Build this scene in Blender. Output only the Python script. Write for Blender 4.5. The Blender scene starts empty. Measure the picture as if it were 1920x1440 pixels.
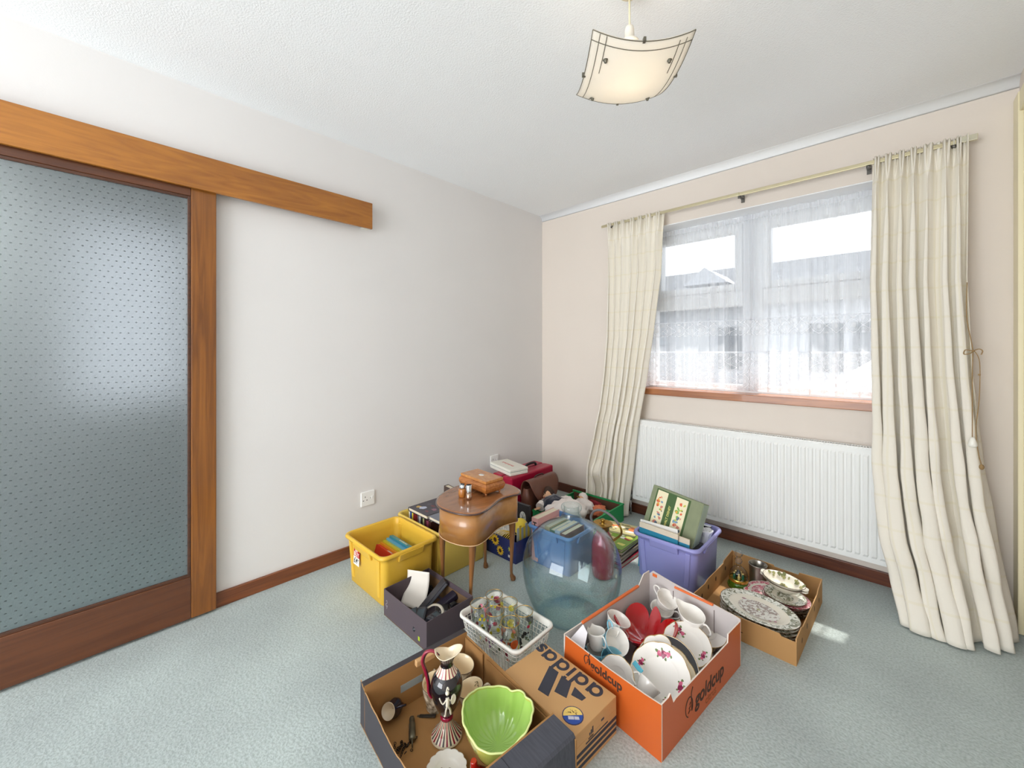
import bpy, bmesh, math, random
from mathutils import Vector, Matrix, Euler, noise
PI = math.pi
C = bpy.context.scene.collection
sc = bpy.context.scene
# ---------------------------------------------------------------- camera, sky, lights, exposure
cam = bpy.data.objects.new('camera', bpy.data.cameras.new('camera'))
C.objects.link(cam)
cam.location = (2.314, -2.823, 1.2)
cam.rotation_euler = (PI/2, 0, math.radians(43.6))
cam.data.sensor_width = 36
cam.data.lens = 14.25
cam.data.shift_y = -0.0323
cam.data.clip_start = 0.02
sc.camera = cam
sc.view_settings.view_transform = 'Standard'
sc.view_settings.look = 'None'
sc.view_settings.exposure = 0.06
sc.view_settings.gamma = 1
sc.view_settings.use_curve_mapping = False
sc.cycles.use_denoising = True
sc.cycles.max_bounces = 14
sc.cycles.diffuse_bounces = 6
sc.cycles.glossy_bounces = 6
sc.cycles.transmission_bounces = 12
sc.cycles.transparent_max_bounces = 16
sc.cycles.caustics_reflective = False
sc.cycles.caustics_refractive = False
sc.cycles.sample_clamp_indirect = 6
W = bpy.data.worlds.new('sky'); sc.world = W; W.use_nodes = True
W.node_tree.nodes['Background'].inputs[0].default_value = (0.88, 0.94, 1.0, 1)
W.node_tree.nodes['Background'].inputs[1].default_value = 2.35

def area(name, loc, rot, sx, sy, power, col=(1, 1, 1), portal=False):
    l = bpy.data.lights.new(name, 'AREA'); l.shape = 'RECTANGLE'; l.size = sx; l.size_y = sy
    l.energy = power; l.color = col
    o = bpy.data.objects.new(name, l); C.objects.link(o); o.location = loc; o.rotation_euler = rot
    if portal: l.cycles.is_portal = True
    return o
# fill light added at an invented opening behind the camera; daylight by hall window
area('rear_fill', (1.35, -5.65, 1.25), (PI/2, 0, 0), 2.3, 2.0, 106, (0.96, 0.98, 1.0))
area('hall_daylight', (-1.5, -2.6, 1.45), (0, -PI/2, 0), 1.1, 0.62, 0.8, (0.97, 0.97, 1.0))
area('hall_fill', (-0.7, -3.6, 2.3), (0, 0, 0), 0.6, 0.4, 13, (1.0, 0.97, 0.92))  # unseen lamp added under the hall ceiling to brighten its walls
area('window_portal', (1.6, 0.24, 1.5), (-PI/2, 0, 0), 1.5, 1.2, 1, portal=True)
sun = bpy.data.objects.new('sun', bpy.data.lights.new('sun', 'SUN')); C.objects.link(sun)
sun.data.energy = 8.5; sun.data.angle = math.radians(0.8); sun.data.color = (1.0, 0.95, 0.88)
sd = Vector((-0.10, -0.72, -1.145)).normalized()
sun.rotation_euler = sd.to_track_quat('-Z', 'Y').to_euler()

# ---------------------------------------------------------------- helpers
def lin(c):
    c = c/255.0
    return c/12.92 if c <= 0.04045 else ((c+0.055)/1.055)**2.4
def rgb(t): return (lin(t[0]), lin(t[1]), lin(t[2]), 1)
_m = {}
def M(name, col=(200, 200, 200), rough=0.5, metal=0.0, trans=0.0, ior=1.45, spec=0.5, alpha=1.0, coat=0.0,
      var=0.0, vscale=8.0, bump=0.0, bscale=60.0, emit=None, es=0.0, sheen=0.0, col2=None, stretch=(1, 1, 1), sss=0.0):
    """one named procedural material: principled, with optional colour variation and bump from noise"""
    if name in _m: return _m[name]
    m = bpy.data.materials.new(name); m.use_nodes = True; nt = m.node_tree
    b = nt.nodes['Principled BSDF']
    b.inputs['Base Color'].default_value = rgb(col)
    b.inputs['Roughness'].default_value = rough
    b.inputs['Metallic'].default_value = metal
    b.inputs['Transmission Weight'].default_value = trans
    b.inputs['IOR'].default_value = ior
    b.inputs['Specular IOR Level'].default_value = spec
    b.inputs['Alpha'].default_value = alpha
    b.inputs['Coat Weight'].default_value = coat
    b.inputs['Coat Roughness'].default_value = 0.08
    b.inputs['Sheen Weight'].default_value = sheen
    if emit:
        b.inputs['Emission Color'].default_value = rgb(emit); b.inputs['Emission Strength'].default_value = es
    if var or bump:
        tc = nt.nodes.new('ShaderNodeTexCoord'); mp = nt.nodes.new('ShaderNodeMapping')
        nt.links.new(tc.outputs['Object'], mp.inputs[0]); mp.inputs['Scale'].default_value = stretch
    if var:
        n = nt.nodes.new('ShaderNodeTexNoise'); n.inputs['Scale'].default_value = vscale
        n.inputs['Detail'].default_value = 4
        nt.links.new(mp.outputs[0], n.inputs['Vector'])
        r = nt.nodes.new('ShaderNodeValToRGB')
        c1 = rgb(col); c2 = rgb(col2) if col2 else tuple(x*(1-var) for x in c1[:3])+(1,)
        r.color_ramp.elements[0].position = 0.35; r.color_ramp.elements[0].color = c2
        r.color_ramp.elements[1].position = 0.65; r.color_ramp.elements[1].color = c1
        nt.links.new(n.outputs['Fac'], r.inputs[0]); nt.links.new(r.outputs[0], b.inputs['Base Color'])
    if bump:
        n = nt.nodes.new('ShaderNodeTexNoise'); n.inputs['Scale'].default_value = bscale
        n.inputs['Detail'].default_value = 3
        nt.links.new(mp.outputs[0], n.inputs['Vector'])
        bp = nt.nodes.new('ShaderNodeBump'); bp.inputs['Strength'].default_value = bump
        bp.inputs['Distance'].default_value = 0.004
        nt.links.new(n.outputs['Fac'], bp.inputs['Height']); nt.links.new(bp.outputs[0], b.inputs['Normal'])
    _m[name] = m
    return m

def wood(name, c1, c2, axis=1, scale=14.0, rough=0.35, coat=0.2, dist=2.0, band=1.2):
    """grain running along the given axis of the object"""
    if name in _m: return _m[name]
    m = bpy.data.materials.new(name); m.use_nodes = True; nt = m.node_tree; N = nt.nodes
    b = N['Principled BSDF']; b.inputs['Roughness'].default_value = rough; b.inputs['Coat Weight'].default_value = coat
    tc = N.new('ShaderNodeTexCoord'); mp = N.new('ShaderNodeMapping')
    s = [scale]*3; s[axis] = band; mp.inputs['Scale'].default_value = s
    nt.links.new(tc.outputs['Object'], mp.inputs[0])
    n = N.new('ShaderNodeTexNoise'); n.inputs['Scale'].default_value = 1.3; n.inputs['Detail'].default_value = 7
    n.inputs['Distortion'].default_value = dist
    nt.links.new(mp.outputs[0], n.inputs['Vector'])
    n2 = N.new('ShaderNodeTexNoise'); n2.inputs['Scale'].default_value = 1.1; n2.inputs['Detail'].default_value = 2
    nt.links.new(tc.outputs['Object'], n2.inputs['Vector'])
    mx = N.new('ShaderNodeMath'); mx.operation = 'MULTIPLY_ADD'; mx.inputs[1].default_value = 0.6
    nt.links.new(n.outputs['Fac'], mx.inputs[0]); 
    m2 = N.new('ShaderNodeMath'); m2.operation = 'MULTIPLY'; m2.inputs[1].default_value = 0.4
    nt.links.new(n2.outputs['Fac'], m2.inputs[0]); nt.links.new(m2.outputs[0], mx.inputs[2])
    r = N.new('ShaderNodeValToRGB')
    r.color_ramp.elements[0].position = 0.36; r.color_ramp.elements[0].color = rgb(c2)
    r.color_ramp.elements[1].position = 0.62; r.color_ramp.elements[1].color = rgb(c1)
    nt.links.new(mx.outputs[0], r.inputs[0]); nt.links.new(r.outputs[0], b.inputs['Base Color'])
    bp = N.new('ShaderNodeBump'); bp.inputs['Strength'].default_value = 0.08; bp.inputs['Distance'].default_value = 0.003
    nt.links.new(n.outputs['Fac'], bp.inputs['Height']); nt.links.new(bp.outputs[0], b.inputs['Normal'])
    _m[name] = m
    return m

class MB:
    """collects vertices and faces for ONE mesh object; self.k is the material slot of new faces"""
    def __init__(s): s.v = []; s.f = []; s.mi = []; s.sm = []; s.k = 0; s.smooth = False; s.T = None
    def V(s, p):
        p = Vector(p)
        if s.T is not None: p = s.T @ p
        s.v.append(p); return len(s.v)-1
    def F(s, idx, smooth=None):
        s.f.append(tuple(idx)); s.mi.append(s.k); s.sm.append(s.smooth if smooth is None else smooth)
    def box(s, x0, y0, z0, x1, y1, z1):
        i = [s.V(p) for p in ((x0,y0,z0),(x1,y0,z0),(x1,y1,z0),(x0,y1,z0),(x0,y0,z1),(x1,y0,z1),(x1,y1,z1),(x0,y1,z1))]
        for f in ((3,2,1,0),(4,5,6,7),(0,1,5,4),(1,2,6,5),(2,3,7,6),(3,0,4,7)): s.F([i[k] for k in f], False)
        return s
    def hexa(s, a, b):
        """a: four corners of the bottom, b: four corners of the top"""
        i = [s.V(p) for p in list(a)+list(b)]
        for f in ((3,2,1,0),(4,5,6,7),(0,1,5,4),(1,2,6,5),(2,3,7,6),(3,0,4,7)): s.F([i[k] for k in f], False)
        return s
    def rings(s, rs, closed=True, cap0=False, cap1=False, smooth=True, loop=False):
        """join successive rings of points (each a list of equal length)"""
        I = [[s.V(p) for p in r] for r in rs]; n = len(I[0])
        m = len(I)
        for a in range(m if loop else m-1):
            A = I[a]; B = I[(a+1) % m]
            for k in range(n if closed else n-1):
                s.F((A[k], A[(k+1) % n], B[(k+1) % n], B[k]), smooth)
        if cap0: s.F(I[0][::-1], False)
        if cap1: s.F(I[-1], False)
        return s
    def lathe(s, prof, n=32, c=(0, 0, 0), sx=1.0, sy=1.0, fn=None, cap0=False, cap1=False, smooth=True, loop=False):
        """profile of (r, z); fn(angle, r, z) -> (r, z) warps it"""
        R = []
        for r, z in prof:
            ring = []
            for k in range(n):
                a = 2*PI*k/n
                rr, zz = fn(a, r, z) if fn else (r, z)
                ring.append((c[0]+sx*rr*math.cos(a), c[1]+sy*rr*math.sin(a), c[2]+zz))
            R.append(ring)
        return s.rings(R, True, cap0, cap1, smooth, loop)
    def tube(s, pts, r, n=8, closed=False, caps=True, flat=1.0, up=(0, 0, 1)):
        P = [Vector(p) for p in pts]; m = len(P); rs = []
        rr = r if isinstance(r, (list, tuple)) else [r]*m
        prev = None
        for i in range(m):
            t = (P[(i+1) % m]-P[i-1]) if closed else (P[min(i+1, m-1)]-P[max(i-1, 0)])
            if t.length < 1e-9: t = Vector((0, 0, 1))
            t.normalize()
            if prev is None:
                u = Vector(up).cross(t)
                if u.length < 1e-3: u = Vector((1, 0, 0)).cross(t)
            else: u = prev - t*prev.dot(t)
            u.normalize(); prev = u.copy(); w = t.cross(u)
            rs.append([P[i]+rr[i]*(math.cos(2*PI*k/n)*u+flat*math.sin(2*PI*k/n)*w) for k in range(n)])
        return s.rings(rs, True, caps and not closed, caps and not closed, True, closed)
    def grid(s, fn, nu, nv, smooth=True, cu=False):
        I = [[s.V(fn(i/nu, j/nv)) for i in range(nu if cu else nu+1)] for j in range(nv+1)]
        for j in range(nv):
            for i in range(nu):
                a = (i+1) % nu if cu else i+1
                s.F((I[j][i], I[j][a], I[j+1][a], I[j+1][i]), smooth)
        return s
    def prism(s, pts, z0, z1, smooth=False):
        """flat outline pts [(x,y)] extruded from z0 to z1"""
        a = [s.V((x, y, z0)) for x, y in pts]; b = [s.V((x, y, z1)) for x, y in pts]; n = len(pts)
        s.F(a[::-1], False); s.F(b, False)
        for k in range(n): s.F((a[k], a[(k+1) % n], b[(k+1) % n], b[k]), smooth)
        return s
    def ball(s, c, r, n=14, m=9, sc3=(1, 1, 1)):
        prof = [(max(1e-4, math.sin(PI*j/m)), -math.cos(PI*j/m)) for j in range(m+1)]
        R = [[(c[0]+r*sc3[0]*q*math.cos(2*PI*k/n), c[1]+r*sc3[1]*q*math.sin(2*PI*k/n), c[2]+r*sc3[2]*z) for k in range(n)] for q, z in prof]
        return s.rings(R, True, True, True, True)
    def build(s, name, mats, parent=None, loc=(0, 0, 0), rot=(0, 0, 0), bevel=0.0, seg=2, solid=0.0, sub=0, off=0.0, ang=0.6):
        me = bpy.data.meshes.new(name)
        me.from_pydata([tuple(p) for p in s.v], [], s.f)
        if not isinstance(mats, (list, tuple)): mats = [mats]
        for m in mats: me.materials.append(m)
        me.polygons.foreach_set('material_index', s.mi)
        me.polygons.foreach_set('use_smooth', s.sm)
        me.update()
        o = bpy.data.objects.new(name, me); C.objects.link(o)
        o.location = loc; o.rotation_euler = rot
        if parent: o.parent = parent
        if sub:
            q = o.modifiers.new('sub', 'SUBSURF'); q.levels = sub; q.render_levels = sub
        if solid:
            q = o.modifiers.new('solid', 'SOLIDIFY'); q.thickness = solid; q.offset = off
        if bevel:
            q = o.modifiers.new('bevel', 'BEVEL'); q.width = bevel; q.segments = seg; q.limit_method = 'ANGLE'; q.angle_limit = ang
        return o

def tag(o, label, cat, group=None, kind=None):
    o['label'] = label; o['category'] = cat
    if group: o['group'] = group
    if kind: o['kind'] = kind
    return o
def thing(name, label, cat, loc=(0, 0, 0), rot=(0, 0, 0), group=None):
    o = bpy.data.objects.new(name, None); C.objects.link(o); o.empty_display_size = 0.05
    o.location = loc; o.rotation_euler = rot if isinstance(rot, (tuple, list)) else (0, 0, rot)
    return tag(o, label, cat, group)
def tilt(dx, dy, deg, spin=0):
    """rotation that spins about z, then leans the z axis towards the floor direction (dx, dy)"""
    ax = Vector((-dy, dx, 0)).normalized()
    return tuple((Matrix.Rotation(math.radians(deg), 3, ax) @ Matrix.Rotation(math.radians(spin), 3, 'Z')).to_euler())
def schlick(nt, f0=0.04, k=1.0):
    N = nt.nodes; lw = N.new('ShaderNodeLayerWeight'); lw.inputs[0].default_value = 0.5
    pw = N.new('ShaderNodeMath'); pw.operation = 'POWER'; pw.inputs[1].default_value = 4.0; nt.links.new(lw.outputs['Facing'], pw.inputs[0])
    ma = N.new('ShaderNodeMath'); ma.operation = 'MULTIPLY_ADD'; ma.inputs[1].default_value = 0.7*k; ma.inputs[2].default_value = f0*k
    nt.links.new(pw.outputs[0], ma.inputs[0]); return ma.outputs[0]
def struct(o): o['kind'] = 'structure'; return o
def snode(name, loc=(0, 0, 0), rz=0):
    o = bpy.data.objects.new(name, None); C.objects.link(o); o.location = loc; o.rotation_euler = (0, 0, rz); o.empty_display_size = 0.05
    return struct(o)
def dup(root, label, loc=None, rot=None, group=None):
    """copy of a thing with copies of its parts and sub-parts"""
    r = root.copy(); C.objects.link(r); r['label'] = label
    if loc is not None: r.location = loc
    if rot is not None: r.rotation_euler = rot if isinstance(rot, (tuple, list)) else (0, 0, rot)
    if group: r['group'] = group
    for ch in list(root.children):
        c = ch.copy(); C.objects.link(c); c.parent = r
        for g in ch.children:
            d = g.copy(); C.objects.link(d); d.parent = c
    return r
def text(name, s, size, parent, loc, rot, mat, ext=0.0003, off=0.0, ax='CENTER', sx=1.0, shear=0.0, space=1.0):
    cu = bpy.data.curves.new(name, 'FONT'); cu.body = s; cu.size = size; cu.extrude = ext; cu.offset = off
    cu.align_x = ax; cu.align_y = 'CENTER'; cu.shear = shear; cu.space_character = space
    cu.materials.append(mat)
    tmp = bpy.data.objects.new('tmp_text', cu); C.objects.link(tmp)
    dg = bpy.context.evaluated_depsgraph_get(); dg.update()
    me = bpy.data.meshes.new_from_object(tmp.evaluated_get(dg)); me.name = name
    bpy.data.objects.remove(tmp); bpy.data.curves.remove(cu)
    if not me.materials: me.materials.append(mat)
    o = bpy.data.objects.new(name, me); C.objects.link(o); o.parent = parent; o.location = loc; o.rotation_euler = rot
    o.scale = (sx, 1, 1)
    return o
def rrect(x0, y0, x1, y1, r, n=6):
    """rounded rectangle outline, counter-clockwise"""
    out = []
    for cx, cy, a0 in ((x1-r, y0+r, -PI/2), (x1-r, y1-r, 0), (x0+r, y1-r, PI/2), (x0+r, y0+r, PI)):
        for k in range(n+1):
            a = a0+PI/2*k/n; out.append((cx+r*math.cos(a), cy+r*math.sin(a)))
    return out
def smooth_path(pts, n=6):
    """Catmull-Rom through pts"""
    P = [Vector(p) for p in pts]; P = [P[0]]+P+[P[-1]]; out = []
    for i in range(1, len(P)-2):
        a, b, c, d = P[i-1], P[i], P[i+1], P[i+2]
        for k in range(n):
            t = k/n
            out.append(0.5*((2*b)+(c-a)*t+(2*a-5*b+4*c-d)*t*t+(3*b-a-3*c+d)*t**3))
    out.append(P[-2]); return out
# ---------------------------------------------------------------- the room
RX, RY, RZ = 2.70, -5.40, 2.40
WX0, WX1, WZ0, WZ1 = 0.93, 2.34, 0.885, 2.09       # window opening
wallm = M('wall_paint', (226, 224, 223), 0.85, spec=0.2, var=0.02, vscale=2.0, bump=0.05, bscale=140)
wallw = M('window_wall_paint', (226, 216, 206), 0.85, spec=0.2, var=0.02, vscale=2.0, bump=0.05, bscale=140)
whitep = M('white_gloss_paint', (238, 238, 236), 0.3)
upvc = M('white_upvc', (240, 242, 244), 0.25)

def carpet():
    m = bpy.data.materials.new('carpet_pile'); m.use_nodes = True; nt = m.node_tree; N = nt.nodes
    b = N['Principled BSDF']; b.inputs['Roughness'].default_value = 0.95; b.inputs['Sheen Weight'].default_value = 0.15
    b.inputs['Specular IOR Level'].default_value = 0.1
    tc = N.new('ShaderNodeTexCoord')
    n = N.new('ShaderNodeTexNoise'); n.inputs['Scale'].default_value = 2.2; n.inputs['Detail'].default_value = 3
    nt.links.new(tc.outputs['Object'], n.inputs['Vector'])
    n2 = N.new('ShaderNodeTexNoise'); n2.inputs['Scale'].default_value = 130; n2.inputs['Detail'].default_value = 3
    nt.links.new(tc.outputs['Object'], n2.inputs['Vector'])
    n3 = N.new('ShaderNodeTexNoise'); n3.inputs['Scale'].default_value = 48; n3.inputs['Detail'].default_value = 3
    nt.links.new(tc.outputs['Object'], n3.inputs['Vector'])
    r = N.new('ShaderNodeValToRGB'); r.color_ramp.elements[0].position = 0.3; r.color_ramp.elements[1].position = 0.7
    r.color_ramp.elements[0].color = rgb((172, 182, 181)); r.color_ramp.elements[1].color = rgb((190, 202, 200))
    nt.links.new(n.outputs['Fac'], r.inputs[0])
    mx = N.new('ShaderNodeMix'); mx.data_type = 'RGBA'; mx.blend_type = 'MULTIPLY'; mx.inputs['Factor'].default_value = 1
    r2 = N.new('ShaderNodeValToRGB'); r2.color_ramp.elements[0].position = 0.32; r2.color_ramp.elements[1].position = 0.62
    r2.color_ramp.elements[0].color = (0.74, 0.75, 0.74, 1); r2.color_ramp.elements[1].color = (1, 1, 1, 1)
    nt.links.new(n2.outputs['Fac'], r2.inputs[0])
    nt.links.new(r.outputs[0], mx.inputs[6]); nt.links.new(r2.outputs[0], mx.inputs[7])
    nt.links.new(mx.outputs[2], b.inputs['Base Color'])
    ad = N.new('ShaderNodeMath'); ad.operation = 'MULTIPLY_ADD'; ad.inputs[1].default_value = 0.8
    nt.links.new(n3.outputs['Fac'], ad.inputs[0]); nt.links.new(n2.outputs['Fac'], ad.inputs[2])
    bp = N.new('ShaderNodeBump'); bp.inputs['Strength'].default_value = 0.4; bp.inputs['Distance'].default_value = 0.005
    nt.links.new(ad.outputs[0], bp.inputs['Height']); nt.links.new(bp.outputs[0], b.inputs['Normal'])
    return m
struct(MB().box(0, RY, -0.1, RX, 0.02, 0).build('floor', carpet()))
def artex():
    m = bpy.data.materials.new('artex_ceiling'); m.use_nodes = True; nt = m.node_tree; N = nt.nodes
    b = N['Principled BSDF']; b.inputs['Roughness'].default_value = 0.8; b.inputs['Base Color'].default_value = rgb((246, 248, 250))
    b.inputs['Specular IOR Level'].default_value = 0.2
    tc = N.new('ShaderNodeTexCoord')
    n = N.new('ShaderNodeTexNoise'); n.inputs['Scale'].default_value = 150; n.inputs['Detail'].default_value = 4
    nt.links.new(tc.outputs['Object'], n.inputs['Vector'])
    bp = N.new('ShaderNodeBump'); bp.inputs['Strength'].default_value = 0.5; bp.inputs['Distance'].default_value = 0.004
    nt.links.new(n.outputs['Fac'], bp.inputs['Height']); nt.links.new(bp.outputs[0], b.inputs['Normal'])
    return m
struct(MB().box(0, RY, RZ, RX, 0.0, RZ+0.1).build('ceiling', artex()))
# plasterboard joint line across the ceiling
# walls
w = MB()                                              # left wall with the doorway
w.box(-0.12, -2.50, 0, 0, 0, RZ); w.box(-0.12, RY, 0, 0, -3.26, RZ); w.box(-0.12, -3.26, 1.97, 0, -2.50, RZ)
struct(w.build('wall_left', wallm))
w = MB()
w.box(-0.12, 0, 0, WX0, 0.27, RZ); w.box(WX1, 0, 0, RX+0.12, 0.27, RZ)
w.box(WX0, 0, 0, WX1, 0.27, WZ0); w.box(WX0, 0, WZ1, WX1, 0.27, RZ)
struct(w.build('wall_back', wallw))
struct(MB().box(RX, RY, 0, RX+0.12, 0, RZ).build('wall_right', wallw))
w = MB(); w.box(-0.12, RY-0.12, 0, 0.2, RY, RZ); w.box(2.5, RY-0.12, 0, RX+0.12, RY, RZ); w.box(0.2, RY-0.12, 2.25, 2.5, RY, RZ); w.box(0.2, RY-0.12, 0, 2.5, RY, 0.25)  # wide opening made up to let the rear fill light in
struct(w.build('wall_front', wallm))
# small rounded cove between ceiling and window wall, thin bead on the left wall
w = MB(); R_ = 0.045
pr = [(0, RZ-R_)]+[(-R_+R_*math.cos(a), RZ-R_+R_*math.sin(a)) for a in [PI/2*k/8 for k in range(9)]]
def covepts(x): return [(x, -0.001-R_*(1-math.cos(PI/2*k/8)), RZ-R_*(1-math.sin(PI/2*k/8))) for k in range(9)]
w.rings([[(x, 0.0, RZ)]+[(x, -(R_-R_*math.cos(PI/2*k/8)), RZ-R_+R_*math.sin(PI/2*k/8)) for k in range(9)] for x in (0, RX)], True, True, True)
struct(w.build('trim_1', M('ceiling_paint', (244, 246, 248), 0.8)))
# skirting boards
skm = wood('skirting_wood', (112, 58, 32), (74, 34, 20), 0, 30, 0.4, 0.3)
skl = wood('skirting_wood_left', (138, 78, 38), (98, 50, 24), 1, 30, 0.4, 0.3)
struct(MB().box(0, -2.44, 0, 0.016, -0.0, 0.068).build('baseboard_left', skl, bevel=0.003))
struct(MB().box(0.016, -0.016, 0, RX, 0, 0.068).build('baseboard_back', skm, bevel=0.003))
# cream door architrave on the right wall, at the edge of the picture
crm = M('cream_gloss', (236, 226, 190), 0.35)
struct(MB().box(RX-0.018, -0.10, 0.0, RX, -0.004, 2.30).build('trim_2', crm, bevel=0.004))
struct(MB().box(RX-0.014, -1.05, 0, RX, -0.96, 2.30).build('trim_3', crm, bevel=0.004))
struct(MB().box(RX-0.014, -0.96, 2.215, RX, -0.10, 2.30).build('trim_8', crm, bevel=0.004))

# ---- hall behind the sliding door
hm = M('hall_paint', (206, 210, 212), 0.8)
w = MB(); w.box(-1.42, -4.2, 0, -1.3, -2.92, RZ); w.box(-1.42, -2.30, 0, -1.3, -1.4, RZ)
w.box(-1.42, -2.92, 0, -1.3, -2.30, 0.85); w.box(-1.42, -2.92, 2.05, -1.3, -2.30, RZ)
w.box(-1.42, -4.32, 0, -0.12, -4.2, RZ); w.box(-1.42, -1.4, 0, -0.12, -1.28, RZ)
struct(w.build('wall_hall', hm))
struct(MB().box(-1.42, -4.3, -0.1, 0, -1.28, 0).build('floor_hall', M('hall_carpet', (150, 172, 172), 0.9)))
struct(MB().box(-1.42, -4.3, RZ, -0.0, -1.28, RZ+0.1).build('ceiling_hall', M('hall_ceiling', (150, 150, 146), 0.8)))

# translucent sheet added over the hall window to dim the sky behind it
bl_ = bpy.data.materials.new('hall_dimming_sheet'); bl_.use_nodes = True; nt = bl_.node_tree; nt.nodes.remove(nt.nodes['Principled BSDF'])
tb_ = nt.nodes.new('ShaderNodeBsdfTranslucent'); tb_.inputs[0].default_value = rgb((200, 198, 198)); nt.links.new(tb_.outputs[0], nt.nodes['Material Output'].inputs[0])
struct(MB().box(-1.36, -2.92, 0.85, -1.358, -2.30, 2.05).build('hall_window_dimmer', bl_))

# ---- sliding door with obscured glass
dw = wood('door_wood', (146, 90, 32), (108, 62, 22), 2, 22, 0.38, 0.25)
dwh = wood('door_rail_wood', (100, 56, 28), (74, 38, 18), 1, 22, 0.38, 0.25)
D = snode('door_1', (0.006, -2.41, 0.012))
DL = 0.90
MB().box(0, -0.092, 0, 0.036, 0, 1.96).build('stile', dw, D, bevel=0.003)
MB().box(0, -DL, 0, 0.036, -DL+0.092, 1.96).build('stile', dw, D, bevel=0.003)
MB().box(0, -DL+0.092, 0, 0.036, -0.092, 0.185).build('bottom_rail', dwh, D, bevel=0.003)
MB().box(0, -DL+0.092, 1.875, 0.036, -0.092, 1.96).build('top_rail', dwh, D, bevel=0.003)
bd = MB()
bdm = wood('bead_wood', (84, 46, 24), (58, 30, 16), 1, 30, 0.4, 0.2)
for y0, y1, z0, z1 in ((-0.104, -0.092, 0.185, 1.875), (-DL+0.092, -DL+0.104, 0.185, 1.875), (-DL+0.104, -0.104, 0.185, 0.197), (-DL+0.104, -0.104, 1.863, 1.875)):
    bd.box(0.022, y0, z0, 0.034, y1, z1)
bd.build('glazing_bead', bdm, D, bevel=0.002)
def obscured():
    m = bpy.data.materials.new('obscured_glass'); m.use_nodes = True; nt = m.node_tree; N = nt.nodes
    b = N['Principled BSDF']; b.inputs['Base Color'].default_value = rgb((222, 232, 236))
    b.inputs['Roughness'].default_value = 0.42; b.inputs['Transmission Weight'].default_value = 0.9; b.inputs['IOR'].default_value = 1.33
    tc = N.new('ShaderNodeTexCoord'); sp = N.new('ShaderNodeSeparateXYZ'); nt.links.new(tc.outputs['Object'], sp.inputs[0])
    def math_(op, a, bb=None, c=None):
        q = N.new('ShaderNodeMath'); q.operation = op
        for k, t in enumerate((a, bb, c)):
            if t is None: continue
            if isinstance(t, (int, float)): q.inputs[k].default_value = t
            else: nt.links.new(t, q.inputs[k])
        return q.outputs[0]
    P = 0.0235   # staggered pressed dots
    gy = math_('DIVIDE', sp.outputs[1], P); gz = math_('DIVIDE', sp.outputs[2], P*0.95)
    row = math_('FLOOR', gz); odd = math_('MULTIPLY', math_('FLOORED_MODULO', row, 2.0), 0.5)
    fy = math_('SUBTRACT', math_('FRACT', math_('ADD', gy, odd)), 0.5)
    fz = math_('SUBTRACT', math_('FRACT', gz), 0.5)
    d = math_('SQRT', math_('ADD', math_('MULTIPLY', fy, fy), math_('MULTIPLY', math_('MULTIPLY', fz, fz), 1.8)))
    hgt = math_('MAXIMUM', math_('SUBTRACT', 1.0, math_('MULTIPLY', d, 6.5)), 0.0)
    n = N.new('ShaderNodeTexNoise'); n.inputs['Scale'].default_value = 180; nt.links.new(tc.outputs['Object'], n.inputs['Vector'])
    hh = math_('ADD', hgt, math_('MULTIPLY', n.outputs['Fac'], 0.22))
    bp = N.new('ShaderNodeBump'); bp.inputs['Strength'].default_value = 1.0; bp.inputs['Distance'].default_value = 0.0055
    nt.links.new(hh, bp.inputs['Height']); nt.links.new(bp.outputs[0], b.inputs['Normal'])
    return m
MB().box(0.014, -DL+0.088, 0.18, 0.019, -0.088, 1.88).build('obscured_glass', obscured(), D)
# header board that hides the track
hd = snode('trim_4', (0, 0, 0))
hw = wood('header_wood', (174, 112, 38), (142, 86, 26), 1, 16, 0.36, 0.3, dist=2.6, band=1.6)
MB().box(0.048, -3.75, 1.92, 0.064, -1.656, 2.072).build('header_board', hw, hd, bevel=0.002)
MB().box(0.0, -3.75, 2.0, 0.048, -1.69, 2.04).build('track', M('zinc_track', (150, 150, 150), 0.4, 0.9), hd)
b_ = MB(); b_.box(0.0, -1.70, 1.935, 0.004, -1.66, 2.06); b_.box(0, -1.70, 1.925, 0.048, -1.66, 1.93); b_.box(0.046, -1.70, 1.925, 0.049, -1.66, 2.0)
b_.build('end_bracket', M('white_bracket', (225, 222, 212), 0.4), hd)

# ---- window
Wn = snode('window_1', (0, 0, 0))
fr = MB(); y0, y1 = 0.15, 0.215
XM0, XM1 = 1.575, 1.69; ZT0, ZT1 = 1.50, 1.60
fr.box(WX0, y0, WZ0+0.03, WX0+0.06, y1, WZ1); fr.box(WX1-0.06, y0, WZ0+0.03, WX1, y1, WZ1)
fr.box(WX0+0.06, y0+0.001, WZ1-0.06, WX1-0.06, y1, WZ1); fr.box(WX0+0.06, y0+0.001, WZ0+0.03, WX1-0.06, y1, WZ0+0.09)
fr.box(XM0, y0, WZ0+0.09, XM1, y1, WZ1-0.06)
fr.box(WX0+0.06, y0+0.001, ZT0, XM0, y1, ZT1); fr.box(XM1, y0+0.001, ZT0, WX1-0.06, y1, ZT1)
fr.build('window_frame', upvc, Wn, bevel=0.004)
for a, b in ((WX0+0.06, XM0), (XM1, WX1-0.06)):
    s_ = MB()
    for q in ((a, y0-0.012, ZT1, a+0.045, y1, WZ1-0.06), (b-0.045, y0-0.012, ZT1, b, y1, WZ1-0.06), (a+0.045, y0-0.011, WZ1-0.105, b-0.045, y1-0.001, WZ1-0.06), (a+0.045, y0-0.011, ZT1, b-0.045, y1-0.001, ZT1+0.045)): s_.box(*q)
    sh = s_.build('sash', upvc, Wn, bevel=0.004)
pane = bpy.data.materials.new('window_glass'); pane.use_nodes = True
nt = pane.node_tree; nt.nodes.remove(nt.nodes['Principled BSDF'])
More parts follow.
